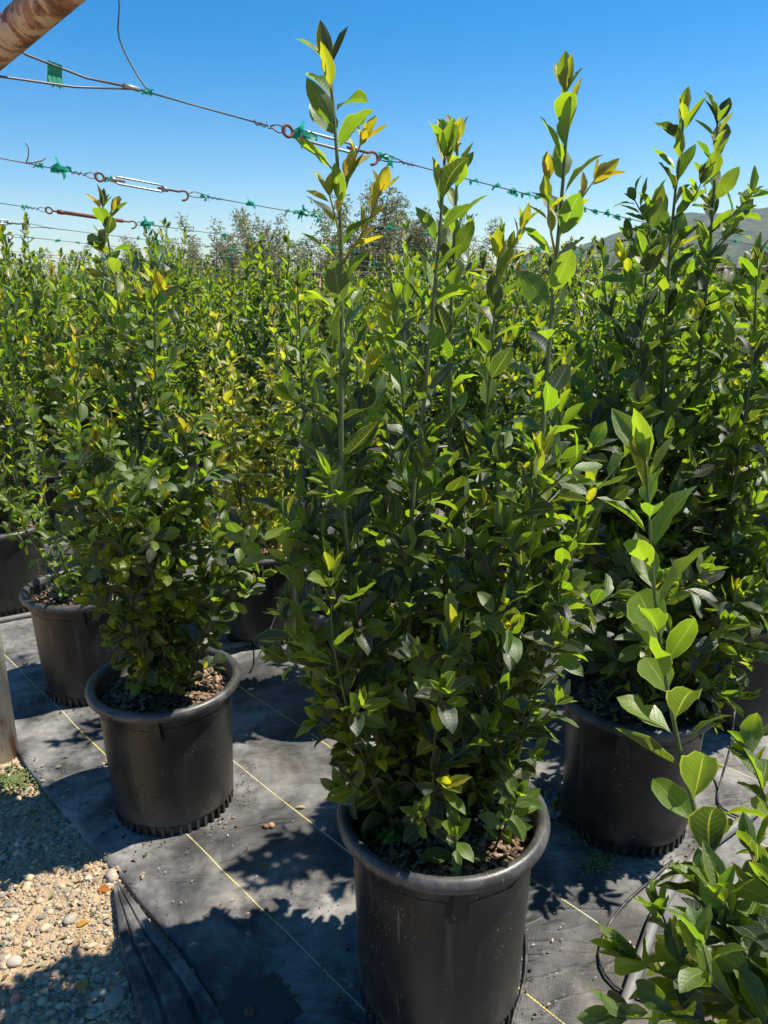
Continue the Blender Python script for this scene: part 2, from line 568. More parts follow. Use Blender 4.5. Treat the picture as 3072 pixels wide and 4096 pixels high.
MATURE = [(0.022, 0.037, 0.023), (0.029, 0.047, 0.025), (0.019, 0.033, 0.024), (0.037, 0.056, 0.024), (0.027, 0.043, 0.028)]
FRESH = [(0.062, 0.115, 0.016), (0.085, 0.14, 0.018), (0.045, 0.09, 0.018)]
YOUNG = [(0.17, 0.185, 0.015), (0.22, 0.20, 0.016), (0.13, 0.17, 0.017)]
BRONZE = [(0.29, 0.19, 0.02), (0.24, 0.14, 0.03), (0.30, 0.22, 0.022)]
SICK = [(0.30, 0.27, 0.07), (0.22, 0.23, 0.06), (0.13, 0.17, 0.05), (0.38, 0.30, 0.05), (0.09, 0.13, 0.04)]


class Leaves:
    def __init__(self):
        self.p, self.m, self.s, self.k, self.c = [], [], [], [], []

    def add(self, p, d, nh, L, kind, col):
        d = d / (np.linalg.norm(d) + 1e-9)
        z = nh - d * nh.dot(d)
        ln = np.linalg.norm(z)
        if ln < 1e-4:
            z = np.array([0.3, 0.2, 1.0]); z = z - d * z.dot(d); ln = np.linalg.norm(z)
        z = z / ln
        x = np.cross(d, z)
        self.p.append(p); self.m.append(np.stack([x, d, z], 1)); self.s.append(L); self.k.append(kind); self.c.append(col)

    def __len__(self):
        return len(self.p)

    def merged(self, name, mat, shapes, idx=None):
        idx = range(len(self)) if idx is None else idx
        V, F, U, C, off = [], [], [], [], 0
        for i in idx:
            v, f, u = shapes[self.k[i]]
            V.append((v * self.s[i]) @ self.m[i].T + self.p[i])
            F.append(f + off); U.append(u)
            C.append(np.tile(self.c[i], (len(v), 1)))
            off += len(v)
        return mesh_np(name, np.concatenate(V), np.concatenate(F), mat, np.concatenate(U), np.concatenate(C))


UP = np.array([0, 0, 1.0])


def jit(rg, c, a=0.22):
    f = 1 + rg.uniform(-a, a)
    return (c[0] * f * (1 + rg.uniform(-.12, .12)), c[1] * f, c[2] * f)


def pick(rg, l):
    return l[rg.randint(len(l))]


def perp_basis(d):
    r = np.array([1.0, 0, 0]) if abs(d[0]) < 0.8 else np.array([0, 1.0, 0])
    a = np.cross(d, r); a /= np.linalg.norm(a)
    return a, np.cross(d, a)


def shoot(rg, LV, pts, r0, sp, depth=0, tubes=None):
    """one stem with its leaves, side twigs and tip rosette.  sp: settings"""
    P, s = spline(pts, 0.012)
    tot = s[-1]
    rad = np.interp(s, [0, tot], [r0, max(0.0013, r0 * 0.3)])
    st = slice(None, None, 3)
    tubes.append((np.vstack([P[st], P[-1:]]), np.append(rad[st], rad[-1])))
    phase = rg.uniform(0, 6.28)
    q = sp.get('start', 0.02)
    inter = sp['inter']
    nodes = 0
    while q < tot - 0.012:
        i = int(np.searchsorted(s, q)); i = min(max(i, 1), len(P) - 1)
        d = P[i] - P[i - 1]; d /= np.linalg.norm(d)
        a, b = perp_basis(d)
        phase += 2.4 + rg.normal(0, 0.35)
        rad_dir = a * math.cos(phase) + b * math.sin(phase)
        f = q / tot
        dt = tot - q
        hz = P[i][2]
        # side twig
        tw = sp.get('twig')
        grown = False
        if tw and depth < sp.get('maxdepth', 1):
            prob, tl = tw(hz, dt)
            if rg.rand() < prob:
                tl *= rg.uniform(0.55, 1.25)
                el = R(rg.uniform(38, 68))
                out = rad_dir * math.sin(el) + d * math.cos(el)
                rise = rg.uniform(0.1, 0.55)
                q0 = P[i] + rad_dir * rad[i] * 0.3
                q1 = q0 + out * tl * 0.5
                q2 = q1 + (out * (1 - rise) + UP * rise) * tl * 0.5
                sub = dict(sp)
                sub.update(inter=sp.get('twig_inter', inter * 0.62), start=min(0.035, tl * 0.3), twig=sp.get('twig2'), L=sp['L'] * sp.get('twig_scale', 0.88),
                           a_lo=sp.get('twig_a', 58), a_hi=sp.get('twig_a', 58) - 18, ros=sp.get('twig_ros', 4), tip=sp.get('twig_tip', 0.25) + sp.get('bronzy', 0) * min(1, max(0, (hz - 1.0) / 0.3)))
                shoot(rg, LV, [q0, q1, q2], max(0.0016, r0 * 0.32), sub, depth + 1, tubes)
                grown = True
        if not (hz < sp.get('bare', 0) and depth == 0 and rg.rand() < 0.6):
            ang = R(sp['a_lo'] + (sp['a_hi'] - sp['a_lo']) * f + rg.normal(0, 9))
            ld = rad_dir * math.sin(ang) + d * math.cos(ang)
            ld = ld + np.array([0, 0, -0.12 * rg.rand()]) + rg.normal(0, 0.12, 3)
            k = sp.get('face_up', 0.35)
            nh = d * (1 - k) + UP * k + rg.normal(0, 0.22, 3)
            # young towards the tip
            yl = sp.get('young', 0.12)
            if dt < yl * 0.55 and rg.rand() < sp['tip'] + 0.05:
                col, kind, sz = pick(rg, sp['ycol']), pick(rg, YOU), rg.uniform(0.55, 0.8)
            elif (dt < yl * 1.8 and rg.rand() < 0.6) or rg.rand() < 0.62 * min(1, max(0, (hz - 0.95) / 0.4)):
                col, kind, sz = pick(rg, sp['fcol']), pick(rg, sp['kinds']), rg.uniform(0.75, 1.0)
            else:
                col, kind, sz = pick(rg, sp['mcol']), pick(rg, sp['kinds']), rg.uniform(0.78, 1.12)
            if rg.rand() < 0.015: kind = BIT
            sz *= 0.8 + 0.2 * min(1, dt / 0.15) if depth else 1.0
            LV.add(P[i] + rad_dir * rad[i] * 0.9, ld, nh, sp['L'] * sz, kind, jit(rg, col))
        nodes += 1
        q += inter * rg.uniform(0.7, 1.3) * (1.0 - 0.35 * (dt < 0.12))
    # rosette
    d = P[-1] - P[-3]; d /= np.linalg.norm(d)
    a, b = perp_basis(d)
    nr = sp['ros'] + rg.randint(0, 2)
    yg = rg.rand() < sp['tip']
    for k in range(nr):
        ph = 2 * PI * k / nr + rg.normal(0, 0.3)
        rd = a * math.cos(ph) + b * math.sin(ph)
        ang = R(rg.uniform(8, 46))
        ld = rd * math.sin(ang) + d * math.cos(ang)
        nh = -rd * math.cos(ang) + d * math.sin(ang) + rg.normal(0, 0.2, 3)
        if yg:
            col, kind = pick(rg, sp['ycol']), pick(rg, YOU)
        else:
            col, kind = pick(rg, sp['fcol'] + sp['mcol'][:3]), pick(rg, YOU + sp['kinds'][:2])
        LV.add(P[-1] - d * 0.004, ld, nh, sp['L'] * rg.uniform(0.42, 0.82), kind, jit(rg, col))


def base_spec(**kw):
    sp = dict(L=0.092, inter=0.036, a_lo=54, a_hi=31, ros=4, tip=0.3, ycol=YOUNG, fcol=FRESH, mcol=MATURE, kinds=LAN, young=0.10,
              start=0.05, face_up=0.35, twig_inter=0.021, twig_scale=0.9)
    sp.update(kw)
    return sp


# ---------------------------------------------------------------- pots
ZS = 1.085      # pots are a little taller than the profile below was drawn


def pot_mesh(seg):
    m = MB()
    b0 = 0.030 if seg >= 80 else 0.004
    prof = [(0.05, b0), (0.172, b0), (0.178, b0 + 0.004), (0.180, b0 + 0.012), (0.184, 0.15), (0.190, 0.29), (0.1925, 0.345), (0.1955, 0.351), (0.198, 0.372)]
    m.lathe(prof, seg)
    m.lathe([(0.194, 0.380), (0.190, 0.33), (0.05, 0.326)], seg)
    m.v = [(x, y, z * ZS) for x, y, z in m.v]
    return m.mesh('pot', M['pot'])


def foot_mesh():
    m = MB()
    m.lathe([(0.168, 0.0), (0.1695, 0.032)], 72)
    for k in range(44):
        a = 2 * PI * k / 44
        m.box((0.1725 * math.cos(a), 0.1725 * math.sin(a), 0.0165), (0.011, 0.0085, 0.033), a)
    return m.mesh('foot_ring', M['pot'], False)


def rim_mesh(seg):
    m = MB()
    prof = []
    rc, rr = 0.2085, 0.0142
    for k in range(9):
        a = R(-100 + k * 35)
        prof.append((rc + rr * math.cos(a) * 1.05, 0.381 + rr * math.sin(a)))
    prof.append((0.193, 0.374))
    m.lathe(prof, seg)
    m.v = [(x, y, z * ZS) for x, y, z in m.v]
    return m.mesh('rim', M['rim'])


def lug_mesh():
    m = MB()
    y = -0.188
    vs = [(-0.011, y, 0.402), (0.011, y, 0.402), (0.024, y, 0.338), (-0.024, y, 0.338),
          (-0.011, y - 0.022, 0.402), (0.011, y - 0.022, 0.402), (0.017, y - 0.022, 0.338), (-0.017, y - 0.022, 0.338)]
    m.add(vs, [(4, 5, 6, 7), (0, 4, 7, 3), (1, 2, 6, 5), (3, 7, 6, 2), (0, 1, 5, 4)])
    return m.mesh('lug', M['pot'], False)


def soil_mesh(seed, seg=32, rings=8):
    rg = np.random.RandomState(seed)
    V, F = [(0, 0, 0.356 * ZS)], []
    for i in range(1, rings + 1):
        r = 0.1935 * i / rings
        for k in range(seg):
            a = 2 * PI * k / seg
            V.append((r * math.cos(a), r * math.sin(a), 0.352 * ZS - 0.016 * (i / rings) ** 2 + rg.normal(0, 0.0035)))
    for k in range(seg):
        F.append((0, 1 + k, 1 + (k + 1) % seg))
    for i in range(rings - 1):
        for k in range(seg):
            F.append((1 + i * seg + k, 1 + (i + 1) * seg + k, 1 + (i + 1) * seg + (k + 1) % seg, 1 + i * seg + (k + 1) % seg))
    m = MB(); m.add(V, F)
    return m.mesh('potting_mix', M['soil'])


def chips_mesh(seed, count):
    """bark chips lying on the potting mix"""
    rg = np.random.RandomState(seed)
    V, F, C, off = [], [], [], 0
    for i in range(count):
        r = 0.183 * math.sqrt(rg.rand()); a = rg.uniform(0, 6.28)
        L, w, h = rg.uniform(0.009, 0.034), rg.uniform(0.004, 0.010), rg.uniform(0.002, 0.006)
        rz, tl = rg.uniform(0, 6.28), rg.normal(0, 0.35)
        loc = np.array([(-1, -1, -1), (1, -.8, -1), (.8, 1, -1), (-.9, .7, -1), (-1, -1, 1), (.9, -.9, .6), (.9, .9, 1), (-.8, .8, .8)], float) * (L / 2, w / 2, h / 2)
        cz, sz, ct, s_t = math.cos(rz), math.sin(rz), math.cos(tl), math.sin(tl)
        Rt = np.array([(cz, -sz, 0), (sz, cz, 0), (0, 0, 1)]) @ np.array([(ct, 0, s_t), (0, 1, 0), (-s_t, 0, ct)])
        v = loc @ Rt.T + (r * math.cos(a), r * math.sin(a), 0.355 * ZS - 0.016 * (r / 0.19) ** 2 + rg.uniform(0, 0.006))
        V.append(v)
        F.append(np.array([(0, 3, 2, 1), (4, 5, 6, 7), (0, 1, 5, 4), (1, 2, 6, 5), (2, 3, 7, 6), (3, 0, 4, 7)]) + off)
        off += 8
        base = [(0.30, 0.19, 0.11), (0.20, 0.12, 0.075), (0.36, 0.26, 0.17), (0.10, 0.06, 0.04), (0.26, 0.21, 0.17), (0.05, 0.035, 0.025)][rg.randint(6)]
        C.append(np.tile(jit(rg, base), (8, 1)))
    return mesh_np('bark_chips', np.concatenate(V), np.concatenate(F), M['chip'], cols=np.concatenate(C), smooth=False)


POT_HI, POT_LO = pot_mesh(96), pot_mesh(28)
RIM_HI, RIM_LO = rim_mesh(64), rim_mesh(28)
LUG, FOOT = lug_mesh(), foot_mesh()
SOILS = [soil_mesh(1), soil_mesh(2)]
CHIPS = [chips_mesh(11, 900), chips_mesh(12, 900), chips_mesh(13, 160)]
EYE = np.array([0, 0, 1.55])


def add_pot(root, near, rg, lug=None):
    p = link('pot', POT_HI if near else POT_LO, root, (0, 0, 0), (0, 0, rg.uniform(0, 6.28)))
    r = link('rim', RIM_HI if near else RIM_LO, p)
    if near:
        link('foot_ring', FOOT, p)
        for k in range(2):
            link('lug', LUG, p, (0, 0, 0), (0, 0, (lug if lug is not None else 0.3) - p.rotation_euler.z + k * PI))
    s = link('potting_mix', SOILS[rg.randint(2)], root, (0, 0, 0), (0, 0, rg.uniform(0, 6.28)))
    tag(link('bark_chips', CHIPS[rg.randint(2)] if near else CHIPS[2], s, (0, 0, 0), (0, 0, rg.uniform(0, 6.28))), kind='stuff')
    return p


def tube_object(name, tubes, mat, root, sides=6):
    m = MB()
    for P, r in tubes:
        m.tube(P, list(r), sides)
    return m.build(name, mat, root)


def plant(label, loc, stems, seed, group='potted bay laurels in rows', lug=None, nleaf=300, cat='potted plant', tall=1.0):
    """stems: list of (points relative to LOC, radius, settings).  Leaves that show largest become objects."""
    rg = np.random.RandomState(seed)
    root = empty('potted_bay_laurel', loc, label=label, cat=cat, group=group)
    add_pot(root, True, rg, lug)
    for ch in root.children:
        ch.scale.z = tall
    LV = Leaves()
    for pts, r0, sp in stems:
        tubes = []
        shoot(rg, LV, pts, r0, sp, sp.get('depth0', 0), tubes)
        tube_object('twig' if sp.get('twiglike') else 'stem', tubes, M['twig'] if sp.get('twiglike') else M['stem'], root, 7)
    P = np.array(LV.p) + np.array(loc)
    to = EYE - P
    dist = np.linalg.norm(to, axis=1)
    ax = np.array(loc)[:2]
    outward = ((P[:, :2] - ax) * (to[:, :2] / dist[:, None])).sum(1)
    score = np.array(LV.s) / dist * (1 + 2.2 * outward) + 0.012 * (P[:, 2] > 1.0)
    order = np.argsort(-score)
    for i in order[:nleaf]:
        o = bpy.data.objects.new('leaf', HI_MESH[LV.k[i]])
        COL.objects.link(o)
        o.parent = root
        mt = np.eye(4); mt[:3, :3] = LV.m[i] * LV.s[i]; mt[:3, 3] = LV.p[i]
        o.matrix_basis = Matrix(mt.tolist())
        o.color = (*LV.c[i], 1)
    if len(order) > nleaf:
        f = link('foliage', LV.merged('foliage', M['mass'], HI, order[nleaf:]), root)
        tag(f, kind='stuff')
    return root, len(LV)


def rel(pts, loc):
    return [(p[0] - loc[0], p[1] - loc[1], p[2]) for p in pts]


# ================================================================ setting
def grid_mesh(name, us, vs, fz, mat, world_uv=True):
    V = []
    for u in us:
        for v in vs:
            x, y = uv(u, v) if world_uv else (u, v)
            V.append((x, y, fz(u, v)))
    nv = len(vs)
    F = [(i * nv + k, (i + 1) * nv + k, (i + 1) * nv + k + 1, i * nv + k + 1) for i in range(len(us) - 1) for k in range(nv - 1)]
    return mesh_np(name, V, F, mat)


from mathutils import noise as mnoise


def nz(x, y, s, seed=0.0):
    return mnoise.noise(Vector((x * s + seed, y * s - seed, seed * 0.37)))


gx = np.concatenate([[-1450, -1000, -500, -200, -60, -20, -8], np.linspace(-3, 3, 90), [8, 20, 60, 200, 800, 3000, 4050]])
gy = np.concatenate([[-2400, -1500, -300, -40, -6], np.linspace(-1, 5, 90), [9, 20, 60, 200, 800, 2500, 3400]])
def gz(x, y):
    if abs(x) > 3.2 or y > 5.2 or y < -1.2: return -0.012
    return -0.012 + 0.010 * nz(x, y, 2.5) + 0.005 * nz(x, y, 9, 4)
g = link('ground', grid_mesh('ground', gx, gy, gz, M['dirt'], False))
tag(g, kind='structure')

def cz_(u, v):
    x, y = uv(u, v)
    return 0.006 + 0.0035 * nz(x, y, 3.1, 7) + 0.002 * nz(x, y, 11, 3) + (0.004 * max(0, nz(u, 0, 3, 2)) if v < 0.7 else 0)
us = np.concatenate([np.linspace(-20, -5, 40, endpoint=False), np.linspace(-5, 0.6, 150), [1.2, 2.0]])
vs_ = np.concatenate([np.linspace(0, 2.6, 80), np.linspace(2.65, 16, 60)])
V, nv = [], len(vs_)
for u in us:
    e = 0.655 + 0.018 * nz(u, 0, 0.9, 3) + 0.006 * nz(u, 0, 6, 1) - (0.03 if u > -1.35 else 0) * min(1, (u + 1.35) * 4)
    for v in vs_:
        vv_ = e + v
        x, y = uv(u, vv_)
        V.append((x, y, cz_(u, vv_)))
F = [(i * nv + k, (i + 1) * nv + k, (i + 1) * nv + k + 1, i * nv + k + 1) for i in range(len(us) - 1) for k in range(nv - 1)]
# turned-down hem along the edge
hem0 = len(V)
for i in range(len(us)):
    x, y, z_ = V[i * nv]
    V.append((x - VX * 0.004, y - VY * 0.004, z_ - 0.012))
F += [(i * nv, hem0 + i, hem0 + i + 1, (i + 1) * nv) for i in range(len(us) - 1)]
tag(link('ground_cloth', mesh_np('ground_cloth', V, F, M['cloth'])), kind='structure')

tag(link('field', grid_mesh('field', np.linspace(-400, 1500, 40), np.concatenate([np.linspace(17, 60, 12), np.linspace(80, 1240, 20)]), lambda x, y: 0.02 + 0.1 * nz(x, y, 0.05, 3) if y > 20 else 0.0, M['field'], False)), kind='structure')

# hills far beyond, on the right
hx = np.linspace(-500, 4000, 165)
hy = np.linspace(1250, 3200, 70)
def hz_(x, y):
    # the ridge line climbs to the right
    r = np.interp(x, [-500, 0, 180, 300, 400, 560, 660, 750, 1000, 1500, 2400, 4200], [0, 0, 8, 30, 66, 108, 123, 133, 140, 146, 150, 140])
    k = (y - 1250) / 500
    f = math.sin(min(k, 1.0) * PI / 2) ** 0.9 if k < 1 else max(0, 1 - (k - 1) / 2.6)
    h = r * 1.16 * f
    return -3 + h * (1 + 0.10 * nz(x, y, 0.006, 2) + 0.05 * nz(x, y, 0.02, 5)) + 4.5 * nz(x, y, 0.05, 1) * min(1, h / 20)
tag(link('hills', grid_mesh('hills', hx, hy, hz_, M['hill'], False)), kind='structure')

# thin summer haze between here and the hills
m = MB()
m.box((1300, 500, 100), (5600, 5900, 230))
t = NT('thin_haze')
t.n.remove(t.b)
pv = t.node('ShaderNodeVolumePrincipled', {'Color': (0.75, 0.86, 1.0), 'Density': 0.00013, 'Anisotropy': 0.2})
t.t.links.new(pv.outputs[0], t.out.inputs['Volume'])
tag(m.build('haze', t.m, smooth=False), kind='stuff')

# ---------------------------------------------------------------- pipe frame at the bed edge
frame = empty('pipe_frame', (-1.305, 2.30, 0), label='rusty pipe rail with its pale painted post at the left edge of the bed', cat='pipe frame')
m = MB()
m.tube([(0, 0, -0.03), (0, 0, 0.9), (0.0, 0, 1.93)], 0.045, 24)
m.build('post', M['post'], frame)
m = MB()
pa, pb = np.array((-0.17, 0.26, 1.968)), np.array((1.52, -1.81, 1.994))
pl = [pa + (pb - pa) * q for q in np.linspace(0, 1, 12)]
m.tube(pl, 0.0315, 28)
m.build('top_rail', M['rust_pipe'], frame)
m = MB()
m.tube([(0, 0, 1.90), (0, 0, 1.965)], 0.05, 20)
m.build('coupling', M['rust_pipe'], frame)

# far frame where the wires end
ff = empty('pipe_frame', (*uv(-6, 9.05), 0), label='far rusty pipe rail on thin posts where the wires end', cat='pipe frame')
fx, fy = uv(-6, 9.05)
for i, u in enumerate(np.arange(-17, 2, 1.9)):
    x, y = uv(u, 9.05)
    m = MB(); m.tube([(x - fx, y - fy, 0), (x - fx, y - fy, 1.74)], 0.032, 8)
    m.build('post', M['rust_pipe'], ff)
m = MB()
a_, b_ = uv(-19, 9.05), uv(2, 9.05)
m.tube([(a_[0] - fx, a_[1] - fy, 1.70), (b_[0] - fx, b_[1] - fy, 1.70)], 0.028, 8)
m.build('top_rail', M['rust_pipe'], ff)

# ================================================================ plants by hand
NEAR = {}
spm = base_spec(L=0.094, inter=0.030)
def tw_main(z, dt):
    if z < 0.62: return 0.6, 0.085
    if z < 0.80: return 0.80, 0.13
    if z < 1.16: return 0.62, 0.17
    if z < 1.30: return 0.28, 0.10
    return 0.0, 0.1
def tw_small(z, dt):
    if z < 0.9: return 0.62, 0.12
    if z < 1.2: return 0.40, 0.12
    return 0.0, 0.1
sp_l = base_spec(twig_tip=0.07, L=0.098, inter=0.028, twig=tw_main, bare=0.5, tip=0.8, young=0.09)
sp_m = base_spec(twig_tip=0.07, L=0.090, inter=0.027, twig=tw_small, bare=0.5, tip=0.8, young=0.12)
sp_y = base_spec(L=0.074, inter=0.026, tip=0.95, young=0.2, ycol=YOUNG + BRONZE[:1], fcol=YOUNG, twiglike=True, depth0=1, a_lo=40, a_hi=26, start=0.03)
sp_b = dict(sp_y, ycol=BRONZE + YOUNG[1:2], fcol=BRONZE + YOUNG)
loc = (0.124, 1.378, 0.006)
ML = [(0.021, 1.42, 0.36), (0.019, 1.42, 0.485), (-0.007, 1.41, 0.607), (-0.051, 1.4, 0.848), (-0.069, 1.39, 1.049), (-0.079, 1.4, 1.228), (-0.076, 1.41, 1.431), (-0.075, 1.42, 1.605), (-0.08, 1.43, 1.747), (-0.088, 1.44, 1.856), (-0.092, 1.44, 1.89)]
MC = [(0.08, 1.5, 0.35), (0.067, 1.5, 0.425), (0.055, 1.48, 0.698), (0.052, 1.46, 0.973), (0.057, 1.46, 1.14), (0.072, 1.47, 1.276), (0.087, 1.47, 1.459), (0.1, 1.48, 1.623), (0.106, 1.48, 1.716), (0.107, 1.48, 1.755)]
MC2 = [(0.125, 1.52, 0.35), (0.119, 1.52, 0.41), (0.127, 1.56, 0.652), (0.135, 1.58, 0.926), (0.139, 1.6, 1.182), (0.135, 1.6, 1.415), (0.137, 1.6, 1.612), (0.14, 1.6, 1.73), (0.139, 1.6, 1.80)]
MT = [(0.094, 1.55, 0.35), (0.08, 1.6, 0.748), (0.062, 1.62, 1.02), (0.042, 1.62, 1.278), (0.027, 1.6, 1.415), (0.019, 1.58, 1.49)]
MD = [(0.138, 1.5, 0.35), (0.17, 1.58, 0.699), (0.2, 1.62, 1.02), (0.222, 1.64, 1.324), (0.23, 1.65, 1.523), (0.233, 1.65, 1.60)]
MR = [(0.15, 1.46, 0.35), (0.16, 1.46, 0.455), (0.184, 1.45, 0.557), (0.225, 1.44, 0.699), (0.262, 1.43, 0.864), (0.285, 1.42, 1.057), (0.297, 1.43, 1.239), (0.305, 1.45, 1.427), (0.309, 1.46, 1.526), (0.315, 1.47, 1.669), (0.319, 1.48, 1.769), (0.314, 1.48, 1.86)]
MRs = [(0.171, 1.42, 0.36), (0.2, 1.38, 0.649), (0.237, 1.36, 0.818), (0.261, 1.35, 1.017), (0.28, 1.36, 1.185), (0.284, 1.36, 1.25)]
MF = [(0.12, 1.40, 0.35), (0.10, 1.33, 0.55), (0.10, 1.29, 0.75), (0.12, 1.27, 0.95)]
MLs = [(0.04, 1.45, 0.35), (-0.04, 1.42, 0.6), (-0.12, 1.40, 0.80), (-0.17, 1.38, 0.98), (-0.19, 1.37, 1.08)]
MRr = [(0.18, 1.50, 0.35), (0.27, 1.52, 0.6), (0.35, 1.52, 0.85), (0.40, 1.50, 1.05), (0.41, 1.49, 1.15)]
SP1 = [(0.15, 1.28, 0.42), (0.14, 1.24, 0.50), (0.136, 1.22, 0.545)]
SP2 = [(0.22, 1.31, 0.42), (0.245, 1.28, 0.53), (0.258, 1.26, 0.60)]
sp_sprout = base_spec(L=0.078, inter=0.014, ros=5, a_lo=62, a_hi=50, depth0=1, mcol=FRESH + MATURE, tip=0.05)
MLb = [(0.04, 1.50, 0.35), (-0.03, 1.50, 0.70), (-0.055, 1.50, 1.10), (-0.03, 1.50, 1.38)]
MRb = [(0.19, 1.52, 0.35), (0.26, 1.54, 0.75), (0.345, 1.55, 1.10), (0.36, 1.55, 1.36)]
MLf = [(0.06, 1.38, 0.35), (-0.03, 1.34, 0.60), (-0.09, 1.32, 0.85), (-0.10, 1.32, 1.04)]
MRf = [(0.17, 1.40, 0.35), (0.27, 1.38, 0.60), (0.32, 1.37, 0.85), (0.34, 1.37, 1.02)]
stems = [(rel(q, loc), 0.005, sp_m) for q in (MLb, MRb, MLf, MRf)] + [(rel(ML, loc), 0.0085, sp_l), (rel(MC, loc), 0.0080, sp_m), (rel(MC2, loc), 0.0080, sp_m), (rel(MT, loc), 0.0050, sp_m), (rel(MD, loc), 0.0060, sp_m),
         (rel(MR, loc), 0.0088, sp_l), (rel(MRs, loc), 0.0070, sp_m), (rel(MF, loc), 0.005, sp_m), (rel(MLs, loc), 0.005, sp_m), (rel(MRr, loc), 0.006, sp_m),
         (rel([(-0.074, 1.425, 1.673), (-0.055, 1.43, 1.733), (-0.037, 1.43, 1.776)], loc), 0.0024, sp_b),
         (rel([(-0.075, 1.42, 1.574), (-0.031, 1.4, 1.634), (-0.006, 1.4, 1.693)], loc), 0.0026, sp_b),
         (rel([(-0.074, 1.42, 1.605), (-0.083, 1.41, 1.65), (-0.093, 1.41, 1.687)], loc), 0.002, sp_y),
         (rel([(0.315, 1.47, 1.638), (0.337, 1.46, 1.669), (0.37, 1.46, 1.718)], loc), 0.0024, sp_b),
         (rel([(0.31, 1.465, 1.591), (0.291, 1.45, 1.652), (0.286, 1.45, 1.713)], loc), 0.0024, sp_y),
         (rel([(0.231, 1.65, 1.541), (0.254, 1.64, 1.595), (0.274, 1.64, 1.648)], loc), 0.0022, sp_y),
         (rel(SP1, loc), 0.003, sp_sprout), (rel(SP2, loc), 0.003, sp_sprout)]
r_, nl = plant('tallest bay laurel, several long bare leaders, in the large black pot at the bottom centre', loc, stems, 5, lug=0.08, tall=1.14)
print('main leaves', nl)
NEAR[(0, 0)] = 1

# dense round-leaved plant in the pot on the left
def tw_dense(z, dt):
    if z < 0.60: return 0.85, 0.075
    if z < 1.05: return 0.85, 0.17
    if z < 1.35: return 0.6, 0.10
    return 0.2, 0.05
sp_d = base_spec(L=0.073, inter=0.024, kinds=ROU + [0, 2, 4], twig=tw_dense, twig_inter=0.014, tip=0.85, ycol=YOUNG + BRONZE + BRONZE, young=0.10, bare=0.42, twig_ros=5, twig_tip=0.06, bronzy=0.45)
loc = (-0.65, 2.045, 0.006)
PA = [(-0.674, 2.05, 0.35), (-0.664, 2.06, 0.807), (-0.673, 2.08, 1.137), (-0.69, 2.09, 1.385), (-0.708, 2.1, 1.608), (-0.715, 2.1, 1.698), (-0.716, 2.1, 1.73)]
PB = [(-0.67, 2.08, 0.35), (-0.65, 2.1, 0.792), (-0.628, 2.1, 1.133), (-0.613, 2.1, 1.384), (-0.601, 2.1, 1.545)]
PC = [(-0.647, 2.05, 0.35), (-0.585, 2.02, 0.752), (-0.54, 2.0, 1.026), (-0.522, 2.0, 1.17)]
PD = [(-0.681, 2.03, 0.35), (-0.747, 2.0, 0.76), (-0.76, 1.98, 0.993), (-0.755, 1.98, 1.14)]
PE = [(-0.631, 1.98, 0.36), (-0.593, 1.92, 0.792), (-0.561, 1.88, 1.021), (-0.557, 1.88, 1.06)]
PF = [(-0.69, 2.1, 0.35), (-0.80, 2.12, 0.75), (-0.85, 2.14, 1.05), (-0.86, 2.15, 1.32)]
PG = [(-0.64, 2.0, 0.35), (-0.66, 1.90, 0.6), (-0.67, 1.87, 0.85), (-0.68, 1.87, 1.0)]
PH = [(-0.60, 2.06, 0.35), (-0.52, 2.0, 0.55), (-0.46, 1.97, 0.75), (-0.43, 1.96, 0.85)]
PI_ = [(-0.70, 2.0, 0.35), (-0.80, 1.93, 0.50), (-0.86, 1.90, 0.65)]
SPR = [(-0.60, 1.96, 0.37), (-0.585, 1.94, 0.48), (-0.577, 1.93, 0.535)]
stems = [(rel(q, loc), r, sp_d) for q, r in ((PA, .008), (PB, .0075), (PC, .006), (PD, .006), (PE, .005), (PF, .005), (PG, .005), (PH, .005))]
stems += [(rel(SPR, loc), 0.003, dict(sp_sprout, L=0.06))]
r_, nl = plant('dense bay laurel with small rounded leaves and yellow tips in the left front black pot', loc, stems, 8, lug=0.12)
print('left leaves', nl)
NEAR[(1, 0)] = 1

# plant in the right pot of the front row
def tw_p3(z, dt):
    if z < 1.1: return 0.75, 0.18
    if z < 1.70 and dt > 0.14: return 0.6, 0.12
    return 0.0, 0.1
sp_r = base_spec(twig_tip=0.07, L=0.096, inter=0.026, twig=tw_p3, tip=0.5, young=0.09)
loc = (0.72, 1.962, 0.006)
A3 = [(0.763, 1.98, 0.35), (0.747, 1.98, 0.836), (0.724, 1.99, 1.216), (0.705, 1.99, 1.506), (0.703, 2.0, 1.723), (0.706, 2.0, 1.846), (0.705, 2.0, 1.92)]
B3 = [(0.78, 2.0, 0.35), (0.844, 2.05, 0.879), (0.842, 2.08, 1.325), (0.836, 2.08, 1.562), (0.83, 2.08, 1.73), (0.82, 2.08, 1.89), (0.819, 2.08, 1.92)]
C3 = [(0.736, 1.98, 0.35), (0.679, 1.95, 0.847), (0.645, 1.93, 1.167), (0.63, 1.93, 1.45), (0.634, 1.95, 1.71)]
E3 = [(0.703, 2.0, 0.35), (0.614, 2.0, 0.828), (0.544, 2.0, 1.153), (0.503, 2.0, 1.36)]
F3 = [(0.80, 1.98, 0.35), (0.915, 1.98, 0.902), (0.935, 1.98, 1.277), (0.915, 1.98, 1.60)]
G3 = [(0.76, 2.05, 0.35), (0.78, 2.15, 0.9), (0.77, 2.2, 1.3), (0.76, 2.22, 1.62)]
H3 = [(0.80, 2.0, 0.35), (0.98, 2.02, 0.9), (1.03, 2.04, 1.2), (1.03, 2.05, 1.45)]
I3 = [(0.78, 2.04, 0.35), (0.88, 2.12, 0.9), (0.93, 2.16, 1.2), (0.95, 2.18, 1.48)]
